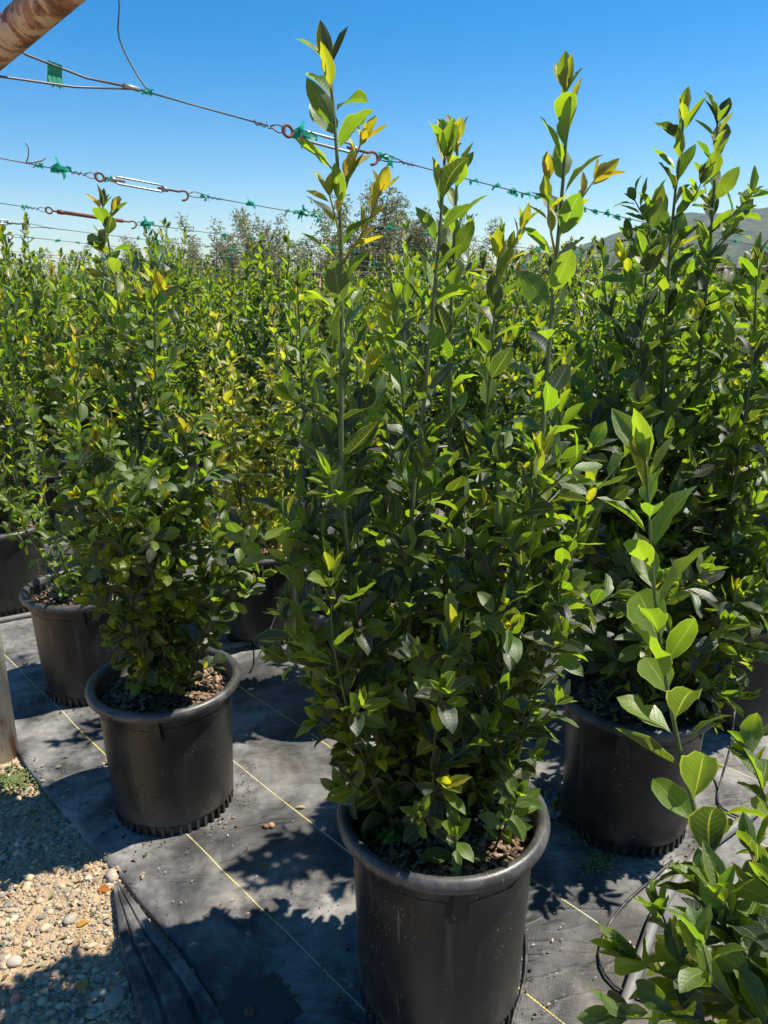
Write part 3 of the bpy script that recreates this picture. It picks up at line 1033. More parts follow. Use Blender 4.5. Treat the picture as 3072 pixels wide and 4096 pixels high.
J3 = [(0.72, 2.04, 0.35), (0.66, 2.10, 0.9), (0.63, 2.12, 1.15), (0.62, 2.13, 1.36)]
K3 = [(0.76, 1.92, 0.35), (0.84, 1.87, 0.55), (0.90, 1.84, 0.76)]
L3 = [(0.82, 1.96, 0.35), (0.97, 1.93, 0.55), (1.06, 1.92, 0.78)]
N3 = [(0.72, 1.90, 0.35), (0.70, 1.84, 0.60), (0.69, 1.82, 0.82)]
stems = [(rel(q, loc), r, sp_r) for q, r in ((K3, .004), (L3, .004), (N3, .004), (H3, .006), (I3, .006), (J3, .006), (A3, .009), (B3, .009), (C3, .006), (E3, .006), (F3, .007), (G3, .006))]
r_, nl = plant('tall bay laurel with twin leaders in the black pot right of the largest pot', loc, stems, 21, lug=-0.45)
print('right leaves', nl)
NEAR[(0, 1)] = 1

# near plant whose shoots lean into the picture from the bottom right
loc = (0.80, 0.68, 0.006)
sp_n = base_spec(L=0.118, inter=0.026, tip=0.8, young=0.14, mcol=FRESH + MATURE[1:4], depth0=1, a_lo=58, a_hi=34, kinds=[0, 1, 3, 4, 5, 3])
NA = [(0.74, 0.68, 0.36), (0.60, 0.72, 0.60), (0.485, 0.79, 0.684), (0.475, 0.86, 0.725), (0.467, 0.92, 0.758), (0.452, 0.97, 0.822), (0.433, 1.0, 0.905), (0.414, 1.02, 0.993), (0.4, 1.04, 1.081), (0.39, 1.06, 1.168), (0.381, 1.07, 1.249), (0.374, 1.075, 1.30)]
NB = [(0.77, 0.66, 0.36), (0.60, 0.72, 0.56), (0.492, 0.78, 0.628), (0.424, 0.82, 0.624), (0.38, 0.84, 0.626), (0.352, 0.85, 0.643)]
NB2 = [(0.60, 0.72, 0.60), (0.482, 0.76, 0.684), (0.467, 0.80, 0.708), (0.447, 0.82, 0.768)]
NB3 = [(0.80, 0.70, 0.36), (0.64, 0.80, 0.62), (0.585, 0.93, 0.75), (0.57, 1.0, 0.816), (0.576, 1.05, 0.841)]
NB4 = [(0.74, 0.66, 0.40), (0.55, 0.70, 0.62), (0.46, 0.74, 0.67), (0.415, 0.77, 0.66)]
NB5 = [(0.74, 0.70, 0.38), (0.58, 0.80, 0.52), (0.50, 0.86, 0.56), (0.46, 0.90, 0.58)]
NB6 = [(0.78, 0.64, 0.36), (0.62, 0.66, 0.60), (0.52, 0.74, 0.74), (0.50, 0.80, 0.80)]
NV = [(0.84, 0.70, 0.36), (0.86, 0.72, 0.9), (0.87, 0.74, 1.4), (0.87, 0.74, 1.7)]
NV2 = [(0.80, 0.66, 0.36), (0.80, 0.60, 0.8), (0.81, 0.56, 1.2), (0.81, 0.55, 1.5)]
NC = [[(0.70, 0.70, 0.5), (0.424, 0.80, 0.652), (0.396, 0.84, 0.682), (0.384, 0.86, 0.708)], [(0.70, 0.72, 0.52), (0.47, 0.80, 0.70), (0.45, 0.84, 0.735), (0.437, 0.86, 0.758)],
      [(0.66, 0.68, 0.5), (0.398, 0.74, 0.655), (0.35, 0.76, 0.64), (0.316, 0.77, 0.628)], [(0.72, 0.74, 0.52), (0.515, 0.82, 0.71), (0.515, 0.86, 0.765), (0.51, 0.88, 0.79)],
      [(0.66, 0.66, 0.52), (0.424, 0.74, 0.70), (0.397, 0.74, 0.74), (0.39, 0.75, 0.77)]]
sp_nb = dict(sp_n, L=0.098, inter=0.019, tip=0.25, ros=5)
sp_nv = base_spec(L=0.095, inter=0.032, twig=tw_small)
stems = [(rel(NA, loc), .0062, dict(sp_n, start=0.13))] + [(rel(q, loc), .004, dict(sp_nb, start=st_)) for q, st_ in ((NB, .16), (NB2, .05), (NB3, .12), (NB4, .14), (NB5, .12), (NB6, .14))]
stems += [(rel(q, loc), .0035, dict(sp_nb, start=0.2, L=0.085)) for q in NC]
stems += [(rel(q, loc), .008, sp_nv) for q in (NV, NV2)]
r_, nl = plant('nearest bay laurel, large leaved shoot leaning in from the bottom right corner', loc, stems, 33)
print('front leaves', nl)


# ================================================================ plants of the rows behind, still near
def auto_leaders(rg, h, n, spread, r0):
    out = []
    for k in range(n):
        a = 2 * PI * k / n + rg.uniform(-.5, .5)
        b0 = np.array((0.05 * math.cos(a), 0.05 * math.sin(a), 0.345))
        hh = h * rg.uniform(0.74, 1.0) if k else h
        sp_ = spread * rg.uniform(0.5, 1.15)
        tip = np.array((sp_ * math.cos(a), sp_ * math.sin(a), hh))
        mid = b0 * 0.35 + tip * 0.65
        mid[2] = 0.345 + (hh - 0.345) * 0.5
        mid[:2] *= 1.25
        out.append(([b0, (b0 + mid) / 2 + rg.normal(0, .012, 3), mid, (mid + tip) / 2 + rg.normal(0, .012, 3), tip], r0 * rg.uniform(.8, 1.1)))
    return out


def tw_bush(top):
    def f(z, dt):
        if z < 0.5: return 0.5, 0.12
        if z < top * 0.72: return 0.6, 0.16
        if dt > 0.2: return 0.3, 0.10
        return 0.0, 0.1
    return f


def auto_plant(label, loc, seed, h=1.55, n=6, spread=0.2, **kw):
    rg = np.random.RandomState(seed + 500)
    sp = base_spec(L=kw.get('L', 0.086), inter=0.031, twig=tw_bush(h), tip=kw.get('tip', 0.3), mcol=kw.get('mcol', MATURE), fcol=kw.get('fcol', FRESH), ycol=kw.get('ycol', YOUNG),
                   kinds=kw.get('kinds', LAN), young=kw.get('young', 0.12))
    st_ = [(p, r, sp) for p, r in auto_leaders(rg, h, n, spread, 0.0065)]
    return plant(label, (loc[0], loc[1], 0.006), st_, seed)


auto = [
    ((2, 0), (-1.165, 2.766), 41, 'lighter green bay laurel with thin shoots behind the left front pot, bare bark showing', dict(h=1.22, n=4, spread=0.16, L=0.066, mcol=FRESH + MATURE[:2])),
    ((2, 1), (-0.548, 3.247), 42, 'yellowing bay laurel with bare lower stems in the shaded pot between the two front plants', dict(h=1.5, n=7, spread=0.22, L=0.074, mcol=SICK + MATURE[3:4], fcol=SICK[:3], ycol=YOUNG + BRONZE, tip=0.4)),
    ((1, 1), (-0.077, 2.627), 43, 'bay laurel in the pot directly hidden behind the tallest plant', dict(h=1.6, n=7, spread=0.22)),
    ((1, 2), (0.473, 3.016), 44, 'bay laurel in the sunlit grey rimmed pot between the tallest plant and its right neighbour', dict(h=1.6, n=7, spread=0.24)),
    ((0, 2), (1.30, 2.56), 45, 'dark green bay laurel in the black pot at the right edge', dict(h=1.55, n=9, spread=0.30, L=0.094)),
    ((3, 0), (-1.87, 3.56), 46, 'bay laurel in the dusty pot at the left edge behind the post', dict(h=1.42, n=6, spread=0.2)),
    ((3, 1), (-1.35, 4.20), 47, 'bay laurel with a tall pointed leader rising behind the dense round-leaved plant', dict(h=1.72, n=6, spread=0.2)),
    ((2, 2), (0.06, 3.80), 48, 'bay laurel third back in line behind the tallest plant', dict(h=1.65, n=8, spread=0.25)),
    ((1, 3), (1.12, 3.66), 49, 'bay laurel behind the gap between the twin-leader plant and the right edge', dict(h=1.7, n=8, spread=0.28)),
    ((3, 2), (-0.72, 4.78), 50, 'bay laurel with stiff upright leafy spire behind the yellowing plant', dict(h=1.78, n=5, spread=0.16)),
]
for key, pos_, seed, lab, kw in auto:
    auto_plant(lab, pos_, seed, **kw)
    NEAR[key] = 1

# small side plant off to the right whose leaves hang at the frame edge
# ================================================================ many more plants: shared meshes
VAR = []
for s_ in range(7):
    rg = np.random.RandomState(900 + s_)
    h = [1.55, 1.66, 1.5, 1.6, 1.74, 1.48, 1.57][s_]
    yl = s_ in (1, 5)
    sp = base_spec(L=0.094, inter=0.030, twig=tw_bush(h), twig_inter=0.024, mcol=(MATURE + FRESH[:2]) if not yl else (MATURE[:2] + FRESH + SICK[1:3]), tip=0.45, young=0.2, ycol=YOUNG + FRESH[:2] + BRONZE * (2 if yl else 1))
    LV = Leaves(); tubes = []
    for pts, r0 in auto_leaders(rg, h, 9, 0.25, 0.006):
        shoot(rg, LV, pts, r0, sp, 0, tubes)
    fol = LV.merged('foliage', M['mass'], LO)
    m = MB()
    for P, r in tubes:
        m.tube(P[::2] if len(P) > 4 else P, list(r[::2] if len(P) > 4 else r), 4)
    VAR.append((fol, m.mesh('stems', M['stem'])))
    print('variant', s_, len(LV))

rg = np.random.RandomState(77)
proto = None
count = 0
C_, S_ = math.cos(R(16.6)), math.sin(R(16.6))
for i in range(0, 19):
    for j in range(0, 19):
        if (i, j) in NEAR: continue
        u, v = -0.97 - 0.97 * i + rg.normal(0, .05), 1.0 + 0.8 * j + rg.normal(0, .06)
        x, y = uv(u, v)
        x += 0.0
        if y < 0.9 or y > 15.6 or abs(x) > 0.515 * y + 0.9: continue
        fol, stm = VAR[rg.randint(7)]
        rot, scl = rg.uniform(0, 6.28), rg.uniform(0.84, 1.24)
        o = empty('potted_bay_laurel', (x, y, 0.006), label='bay laurel in a black pot in the crowded rows farther back under the wires', cat='potted plant', group='bay laurels crowded in the back rows')
        o.rotation_euler.z = rot
        p = link('pot', POT_LO, o)
        link('rim', RIM_LO, p)
        link('potting_mix', SOILS[count % 2], o)
        s = link('stem', stm, o)
        f = link('foliage', fol, o)
        f.scale = s.scale = (1, 1, scl)
        tag(f, kind='stuff')
        count += 1
print('back plants', count)


# ================================================================ wires
KNOTS = []
for s_ in range(5):
    rg = np.random.RandomState(60 + s_)
    V, F = [], []
    for k in range(6 if s_ < 4 else 9):
        a = rg.uniform(0, 6.28)
        p = np.array((rg.normal(0, .006), rg.normal(0, .006), 0.006))
        d = np.array((math.cos(a), math.sin(a), rg.uniform(-1.6, 0.9))); d /= np.linalg.norm(d)
        wd = np.cross(d, rg.normal(0, 1, 3)); wd /= np.linalg.norm(wd)
        L = rg.uniform(0.018, 0.036)
        b0 = len(V)
        for q in range(4):
            w = rg.uniform(0.003, 0.0065)
            V += [tuple(p - wd * w), tuple(p + wd * w)]
            p = p + d * L / 3
            d = d + np.array((0, 0, -0.35)) + rg.normal(0, 0.35, 3); d /= np.linalg.norm(d)
            wd = wd + rg.normal(0, 0.4, 3); wd -= d * wd.dot(d); wd /= np.linalg.norm(wd)
        F += [(b0 + 2 * q, b0 + 2 * q + 1, b0 + 2 * q + 3, b0 + 2 * q + 2) for q in range(3)]
    m = MB(); m.add(V, F)
    m.tube([(-0.012, 0, 0), (0, 0.001, 0.001), (0.012, 0, 0)], [0.004, 0.0065, 0.004], 7)
    KNOTS.append(m.mesh('tape_tie', M['tape'], False))

VD = Vector((VX, VY, 0))


def wire(k, z0, tb, knots, label, rad=0.0022, big=()):
    u = -1.70 - k
    x0, y0 = uv(u, 0.63)
    root = empty('trellis_wire', (x0, y0, 0), label=label, cat='wire', group='trellis wires over the rows')
    def P(s, dz=0.0, dn=0.0):
        return Vector((VX * s + UX * dn, VY * s + UY * dn, z0 - 0.095 * s + 0.0078 * s * s + dz))
    def strand(s0, s1, w=rad, dz=0.0, dn=0.0):
        ss = np.linspace(s0, s1, max(3, int((s1 - s0) * 5)))
        m = MB(); m.tube([P(q, dz, dn) for q in ss], w, 6)
        return m.build('strand', M['wire'], root)
    if tb:
        a, b = tb
        s0 = 0.0
        strand(-0.02, a - 0.05) if k != 0 else strand(0.24, a - 0.05)
        # twisted end loop
        m = MB()
        m.tube([P(a - 0.09 + 0.004 * q, 0.006 * math.sin(q * 1.4), 0.006 * math.cos(q * 1.4)) for q in range(14)], rad * 0.9, 6)
        m.tube([P(a - 0.04), P(a - 0.02, 0.009), P(a + 0.004, 0.006), P(a + 0.004, -0.006), P(a - 0.02, -0.009), P(a - 0.04)], rad, 6)
        m.build('wire_loop', M['wire'], root)
        t_ = empty('turnbuckle', (0, 0, 0)); t_.parent = root
        m = MB()
        L = b - a
        ring = [P(a + 0.012 + 0.015 * math.cos(q), 0.013 * math.sin(q)) for q in np.linspace(PI * 0.0, 2 * PI, 14)]
        m.tube(ring, 0.0039, 8)
        m.tube([P(a + 0.026), P(a + 0.30 * L)], 0.0039, 8)
        m.build('eye_bolt', M['rust'], t_)
        m = MB()
        hk = [P(b - 0.34 * L), P(b - 0.035), P(b - 0.018, 0.005), P(b - 0.004, 0.004), P(b + 0.004, -0.006), P(b, -0.018), P(b - 0.012, -0.026), P(b - 0.022, -0.028)]
        m.tube(hk, 0.0039, 8)
        m.build('hook', M['rust'], t_)
        s1, s2 = a + 0.19 * L, b - 0.27 * L
        if k != 2:
            m = MB()
            for dz in (-0.011, 0.011):
                m.tube([P(s1, dz * 0.5), P(s1 + 0.012, dz), P(s2 - 0.012, dz), P(s2, dz * 0.5)], 0.0034, 8)
            m.tube([P(s1 - 0.014), P(s1 + 0.006)], 0.0088, 10)
            m.tube([P(s2 - 0.006), P(s2 + 0.014)], 0.0088, 10)
            m.build('frame', M['steel'], t_)
        else:
            m = MB()
            m.tube([P(s1 - 0.02), P(s2 + 0.05)], 0.0085, 10)
            m.tube([P(s1 - 0.03), P(s1 - 0.005)], 0.0105, 10)
            m.build('frame', M['rust'], t_)
        m = MB()
        m.tube([P(b - 0.002, -0.004), P(b + 0.03, 0.010), P(b + 0.09, 0.003)], rad * 0.9, 6)
        m.tube([P(b - 0.002, -0.008), P(b + 0.03, -0.010), P(b + 0.09, -0.002)], rad * 0.9, 6)
        m.tube([P(b + 0.09 + 0.005 * q, 0.005 * math.sin(q * 1.5), 0.005 * math.cos(q * 1.5)) for q in range(12)], rad * 0.8, 6)
        m.build('wire_loop', M['wire'], root)
        strand(b + 0.088, 8.42)
    else:
        strand(-0.02, 8.42)
    rg = np.random.RandomState(300 + k)
    for i, s in enumerate(knots):
        o = link('tape_tie', KNOTS[4 if s in big else rg.randint(4)], root, P(s), (rg.uniform(-.4, .4), 0, math.atan2(VY, VX) + rg.choice([0, PI])))
        kk = (1.5 if s in big else rg.uniform(0.6, 1.1))
        o.scale = (kk, kk, kk)
    return root, P


r0, P0 = wire(0, 1.97, (0.63, 0.945), [0.27, 0.69, 0.985, 1.36, 1.47, 1.56, 1.63, 1.70, 1.98, 2.06, 2.14, 2.22, 2.31, 2.7, 2.95, 3.3, 3.7, 4.2], 'uppermost and nearest wire, its left end split round the rusty pipe', 0.0019, (0.69,))
# wire 1: looped round the pipe, crimped, with a green binding and a loose tail
m = MB()
w0 = Vector(r0.location)
m.tube([Vector((-0.725, 1.645, 1.99)) - w0, Vector((-0.69, 1.68, 1.972)) - w0, Vector((-0.61, 1.765, 1.952)) - w0, P0(0.23)], 0.0024, 6)
m.tube([Vector((-0.80, 1.50, 1.93)) - w0, Vector((-0.764, 1.55, 1.915)) - w0, Vector((-0.731, 1.64, 1.926)) - w0, Vector((-0.63, 1.745, 1.931)) - w0, P0(0.23, -0.003)], 0.0024, 6)
m.build('wire_loop', M['wire'], r0)
m = MB(); m.tube([P0(0.215), P0(0.25)], 0.0052, 8)
m.build('crimp_sleeve', M['steel'], r0)
m = MB()
for q in range(6):
    a = 0.058 + q * 0.0045
    zt, zb = 0.006 - 0.07 * q * 0.0045, -0.034
    m.add([P0(a, zt, 0.004), P0(a + 0.006, zt - 0.001, 0.004), P0(a + 0.005, zb, -0.008), P0(a - 0.001, zb + 0.002 - 0.004 * (q % 3), -0.008)], [(0, 1, 2, 3)])
    m.add([P0(a + 0.001, zt, -0.008), P0(a + 0.007, zt - 0.001, -0.008), P0(a + 0.005, zb - 0.002 - 0.005 * (q % 2), 0.002), P0(a - 0.001, zb, 0.002)], [(0, 1, 2, 3)])
m.build('tape_binding', M['tape'], r0, smooth=False)
w0 = Vector(r0.location)
lw = [P0(0.27), P0(0.282, 0.006), Vector((-0.507, 1.855, 1.945)) - w0, Vector((-0.535, 1.855, 1.985)) - w0, Vector((-0.562, 1.85, 2.05)) - w0, Vector((-0.555, 1.85, 2.12)) - w0, Vector((-0.58, 1.85, 2.19)) - w0, Vector((-0.61, 1.85, 2.30)) - w0]
pl, _ = spline([tuple(q) for q in lw], 0.02)
m = MB(); m.tube(pl, 0.0019, 6); m.build('loose_wire', M['wire'], r0)
r1, P1 = wire(1, 1.945, (0.585, 0.925), [0.40, 0.47, 0.63, 1.0, 1.20, 1.38, 1.45, 1.53, 1.75, 1.95, 2.2, 2.5, 2.8, 3.1, 3.5, 4.0], 'second wire from the top, with a steel open turnbuckle above the dense plant', 0.0018, (1.45, 0.47))
m = MB()
m.tube([P1(0.36), P1(0.37, 0.02), P1(0.374, 0.045), P1(0.366, 0.06)], 0.0019, 6)
m.tube([P1(0.36), P1(0.385, 0.006), P1(0.41, 0.016), P1(0.425, 0.026)], 0.0019, 6)
m.build('loose_wire', M['rust'], r1)
wire(2, 1.93, (0.79, 1.21), [0.70, 1.27, 1.7, 1.87, 2.2, 2.45, 2.6, 3.0, 3.3, 3.8, 4.3], 'third wire, with a rusty closed tube turnbuckle behind a leader', 0.0017, (1.27,))
wire(3, 1.95, (0.72, 1.05), [1.5, 1.72, 1.85, 2.2, 2.4, 2.9, 3.2, 3.7, 4.4], 'fourth wire, only the hook end of its turnbuckle at the left edge', 0.002)
wire(4, 1.965, (1.0, 1.31), [1.62, 1.75, 2.1, 2.3, 2.8, 3.0, 3.5, 4.1, 4.6], 'fifth wire, just below the fourth, a small hook at the left edge', 0.002)
for k in range(5, 15):
    rg = np.random.RandomState(k)
    wire(k, 1.94 + rg.uniform(-.03, .02), None, sorted(rg.uniform(1.2, 7, 9)), 'thin wire with green ties over the far rows, low near the tree line', 0.002)

# ================================================================ trees behind
def wispy_tree(seed, h, dense=1.0, cols=None, lean=1.0, lf=0.095):
    rg = np.random.RandomState(seed)
    cols = cols or [(0.18, 0.20, 0.11), (0.14, 0.16, 0.09), (0.22, 0.22, 0.13), (0.25, 0.21, 0.12)]
    tr = MB()
    LVp, LVd, LVc, LVl = [], [], [], []
    n = int(9 * dense)
    tr.tube([(0, 0, -0.05), (0.03, 0.02, h * 0.18), (0.05, 0, h * 0.32)], [0.11, 0.085, 0.06], 8)
    for k in range(n):
        a = 2 * PI * k / n + rg.uniform(-.4, .4)
        z0 = h * rg.uniform(0.12, 0.34)
        hh = h * rg.uniform(0.55, 1.0)
        sp_ = h * rg.uniform(0.06, 0.32) * lean
        pts = [(0.03, 0.01, z0), (sp_ * .5 * math.cos(a), sp_ * .5 * math.sin(a), z0 + (hh - z0) * .45), (sp_ * math.cos(a), sp_ * math.sin(a), hh)]
        P, s = spline(pts, 0.12)
        tr.tube(P[::2] if len(P) > 5 else P, list(np.linspace(0.018, 0.003, len(P[::2] if len(P) > 5 else P))), 5)
        for i in range(1, len(P)):
            f = i / len(P)
            for q in range(int(9 * dense) + 1):
                b = rg.uniform(0, 6.28)
                el = rg.uniform(-0.1, 1.2)
                d = np.array((math.cos(b) * math.cos(el), math.sin(b) * math.cos(el), math.sin(el)))
                L = rg.uniform(0.15, 0.5) * (1.15 - 0.6 * f)
                st = P[i]
                m_ = int(L / 0.035)
                for z in range(1, m_):
                    p = st + d * L * z / m_ + np.array((0, 0, -0.12 * (z / m_) ** 2)) + rg.normal(0, .015, 3)
                    dd = d * 0.6 + rg.normal(0, 0.5, 3) + np.array((0, 0, -0.25))
                    LVp.append(p); LVd.append(dd / np.linalg.norm(dd)); LVl.append(lf * rg.uniform(.6, 1.2)); LVc.append(jit(rg, cols[rg.randint(len(cols))]))
    p, d = np.array(LVp), np.array(LVd)
    L = np.array(LVl)[:, None]
    wv = np.cross(d, rg.normal(0, 1, d.shape)); wv /= np.linalg.norm(wv, axis=1)[:, None] + 1e-9
    V = np.stack([p, p + d * L * .5 + wv * L * .14, p + d * L, p + d * L * .5 - wv * L * .14], 1).reshape(-1, 3)
    F = np.arange(len(V)).reshape(-1, 4)
    C = np.repeat(np.array(LVc), 4, axis=0)
    return mesh_np('crown', V, F, M['tree_leaf'], cols=C, smooth=False), tr.mesh('trunk', M['bark'])


TR = [wispy_tree(1, 3.4, 1.25), wispy_tree(2, 3.4, 1.1), wispy_tree(3, 3.4, 1.4), wispy_tree(4, 3.4, 1.2)]
spots = [(30, 545, 24), (130, 528, 22), (215, 520, 21), (300, 520, 19), (345, 500, 18.5), (450, 462, 18), (520, 490, 19), (575, 452, 18), (640, 480, 18.5), (715, 470, 19), (800, 375, 17.5), (872, 440, 18), (940, 450, 18.5), (1010, 470, 19), (1100, 505, 21), (1190, 522, 23), (1280, 540, 25)]
def place(px, py, y):
    a = (px - 829.5) / 1662; b = (1106 - py) / 1662
    k = y / (C_ + b * S_)
    return a * k, y, 1.55 + (b * C_ - S_) * k
seen = ['spindly grey-green tree with a tall narrow crown, tallest in the far line', 'spindly grey-green tree in the line behind the rows of laurels']
for i, q in enumerate(spots):
    x, y, z = place(*q)
    cr, tk = TR[i % 4]
    o = empty('willowy_tree', (x, y, 0), label=seen[0] if i == 10 else seen[1], cat='tree', group='spindly trees behind the laurel rows')
    k = z / 3.4
    for nm, me in (('trunk', tk), ('crown', cr)):
        c = link(nm, me, o)
        c.scale = (min(1.1, k * 1.1), min(1.1, k * 1.1), k)
    o.rotation_euler.z = i * 2.1
cr, tk = wispy_tree(9, 4.0, 1.7, [(0.028, 0.032, 0.018), (0.04, 0.04, 0.022), (0.03, 0.028, 0.02)], 1.5, 0.13)
x, y, z = place(1668, 545, 30)
o = empty('dark_tree', (x, y, 0), label='dark rounded tree at the right edge below the hill', cat='tree')
for nm, me in (('trunk', tk), ('crown', cr)):
    c = link(nm, me, o); c.scale = (1.05, 1.05, z / 4.0)
cr, tk = TR[2]
x, y, z = place(1588, 552, 27)
o = empty('willowy_tree', (x, y, 0), label='pale grey-green tree in front of the hill, left of the dark tree', cat='tree')
for nm, me in (('trunk', tk), ('crown', cr)):
    c = link(nm, me, o); c.scale = (0.9, 0.9, z / 3.4)

# ================================================================ ground details
def ico(sub=1):
    import bmesh
    bm = bmesh.new()
    bmesh.ops.create_icosphere(bm, subdivisions=sub, radius=1)
    v = np.array([q.co[:] for q in bm.verts]); f = np.array([[q.index for q in fc.verts] for fc in bm.faces])
    bm.free()
    return v, f


STONES = [(0.40, 0.32, 0.21), (0.32, 0.27, 0.2), (0.46, 0.37, 0.25), (0.23, 0.21, 0.18), (0.42, 0.31, 0.2), (0.52, 0.42, 0.28), (0.36, 0.25, 0.17), (0.2, 0.185, 0.17)]
iv1, if1 = ico(1)
iv2, if2 = ico(2)
rg = np.random.RandomState(4)
V, F, C, off, nst = [], [], [], 0, 0
while nst < 20000:
    u, v = rg.uniform(-4.2, -0.5), 0.665 - abs(rg.normal(0, 0.34)) if rg.rand() < .7 else rg.uniform(-0.6, 0.66)
    x, y = uv(u, v)
    if y < 1.05 or x < -0.62 * y - 0.25 or u > -1.2 and v > 0.5: continue
    big = nz(x, y, 5, 9)
    s = min(0.012, rg.lognormal(math.log(0.0029), 0.6) * (1.35 if big > 0 else 0.85))
    iv, if_ = (iv2, if2) if s > 0.009 else (iv1, if1)
    ax = np.array((rg.uniform(.75, 1.35), rg.uniform(.7, 1.0), rg.uniform(.4, .75))) * s
    a = rg.uniform(0, 6.28)
    w = iv * ax * (1 + 0.15 * rg.normal(0, 1, (len(iv), 1)))
    w = w @ np.array([(math.cos(a), math.sin(a), 0), (-math.sin(a), math.cos(a), 0), (0, 0, 1)])
    V.append(w + (x, y, gz(x, y) + ax[2] * 0.35)); F.append(if_ + off); off += len(iv)
    C.append(np.tile(jit(rg, STONES[rg.randint(8)]), (len(iv), 1))); nst += 1
tag(link('gravel', mesh_np('gravel', np.concatenate(V), None, M['pebble'], cols=np.concatenate(C), tris=np.concatenate(F))), kind='stuff')

# a few bigger stones one can point at
def stone(name, x, y, s, col, label, cat='stone', flat=0.6, group=None, z=None):
    rg = np.random.RandomState(int(abs(x * 1000) + abs(y * 777)))
    w = iv2 * np.array((1.15, 0.85, flat)) * s * (1 + 0.10 * rg.normal(0, 1, (len(iv2), 1)))
    me = mesh_np(name, w, None, M['pebble'], cols=np.tile(col, (len(iv2), 1)), tris=if2)
    o = link(name, me, None, (x, y, (gz(x, y) if z is None else z) + s * flat * 0.5), (0, 0, rg.uniform(0, 6)))
    tag(o, label, cat, group)


def gp(px, py, z=0.0):
    a = (px - 829.5) / 1662; b = (1106 - py) / 1662
    k = (z - 1.55) / (b * C_ - S_)
    return a * k, (C_ + b * S_) * k


# positions read off the survey of the bed edge
stone('stone', -0.605, 1.353, 0.026, (0.22, 0.20, 0.18), 'largest rough grey stone near the bottom, beside the folded fabric')
stone('stone', -0.74, 1.73, 0.022, (0.36, 0.31, 0.24), 'flat pale oval stone on the sunlit gravel')
stone('stone', -0.80, 1.585, 0.018, (0.30, 0.27, 0.23), 'round grey stone in the middle of the gravel')
stone('stone', -0.886, 1.46, 0.018, (0.42, 0.38, 0.31), 'pale angular stone at the left edge of the gravel')
stone('stone', -0.835, 1.36, 0.016, (0.42, 0.16, 0.12), 'small brick red stone at the lower left of the gravel')
stone('stone', -0.57, 1.455, 0.020, (0.40, 0.35, 0.28), 'smooth tan stone close to the folded fabric')
stone('seed_pod', -0.333, 1.916, 0.010, (0.34, 0.2, 0.1), 'round brown seed lying on the ground cloth between the two front pots', 'seed', 0.8, z=0.008)
stone('seed_pod', -0.348, 1.912, 0.009, (0.18, 0.08, 0.05), 'dark split husk touching the round brown seed on the cloth', 'seed', 0.7, z=0.008)


def flat_leaf(name, x, y, s, col, label, z=None, cat='fallen leaf', rz=0.0, shape=6):
    v, f, u_ = HI[shape]
    me = mesh_np(name, v * s, f, M['mass'], u_, np.tile(col, (len(v), 1)))
    o = link(name, me, None, (x, y, (gz(x, y) if z is None else z) + 0.006), (R(6), R(8), rz))
    tag(o, label, cat)


flat_leaf('fallen_leaf', *gp(238, 1925), 0.045, (0.42, 0.13, 0.04), 'curled orange leaf on the gravel by the folded fabric', rz=1.0)
flat_leaf('fallen_leaf', *gp(195, 1985), 0.034, (0.50, 0.24, 0.06), 'small amber leaf on the gravel in a pebble patch', rz=2.0)
flat_leaf('fallen_leaf', *gp(175, 2150), 0.050, (0.48, 0.25, 0.08), 'tan dry leaf low on the gravel beside the fabric folds', rz=0.3)
flat_leaf('fallen_leaf', *gp(85, 1790), 0.055, (0.30, 0.26, 0.2), 'grey dry leaf in the shaded gravel near the post', rz=0.6, shape=1)
flat_leaf('fallen_leaf', *gp(140, 1745), 0.075, (0.20, 0.14, 0.1), 'long brown leaf lying across the cloth edge', rz=-1.4, shape=3)
flat_leaf('fallen_leaf', *gp(573, 1893), 0.030, (0.10, 0.07, 0.05), 'dark curled scrap of leaf on the lit cloth left of the largest pot', rz=0.2, z=0.01)
flat_leaf('fallen_leaf', *gp(663, 1752), 0.034, (0.45, 0.36, 0.2), 'pale straw-coloured chip on the cloth near the largest pot', rz=1.5, z=0.006, shape=10)

# litter in the shade by the post: leaf bits and bark
rg = np.random.RandomState(14)
V, F, C, off = [], [], [], 0
for i in range(1900):
    px, py = (rg.uniform(-20, 250), rg.uniform(1640, 1800)) if i < 250 else (rg.uniform(-20, 330), rg.uniform(1800, 2212)) if i < 640 else (rg.uniform(330, 1650), rg.uniform(1450, 2200))
    x, y = gp(px, py)
    if i < 640 and x * VX + y * VY > 0.67 and rg.rand() < 0.72: continue
    s = rg.uniform(0.003, 0.011) * (rg.uniform(0.2, 0.6) if i >= 640 else 1)
    a = rg.uniform(0, 6.28)
    q = np.array([(-1, -.3, 0), (.1, -.5, .15), (1, 0, 0), (0, .5, .25)]) * s
    q = q @ np.array([(math.cos(a), math.sin(a), 0), (-math.sin(a), math.cos(a), 0), (0, 0, 1)])
    V.append(q + (x, y, (gz(x, y) if i < 640 and x * VX + y * VY < .66 else 0.008) + 0.006)); F.append(np.arange(4)[None] + off); off += 4
    C.append(np.tile(jit(rg, [(0.3, 0.22, 0.13), (0.16, 0.1, 0.06), (0.4, 0.33, 0.22), (0.08, 0.1, 0.04), (0.45, 0.4, 0.32)][rg.randint(5)]), (4, 1)))
tag(link('leaf_litter', mesh_np('leaf_litter', np.concatenate(V), np.concatenate(F), M['chip'], cols=np.concatenate(C), smooth=False)), kind='stuff')

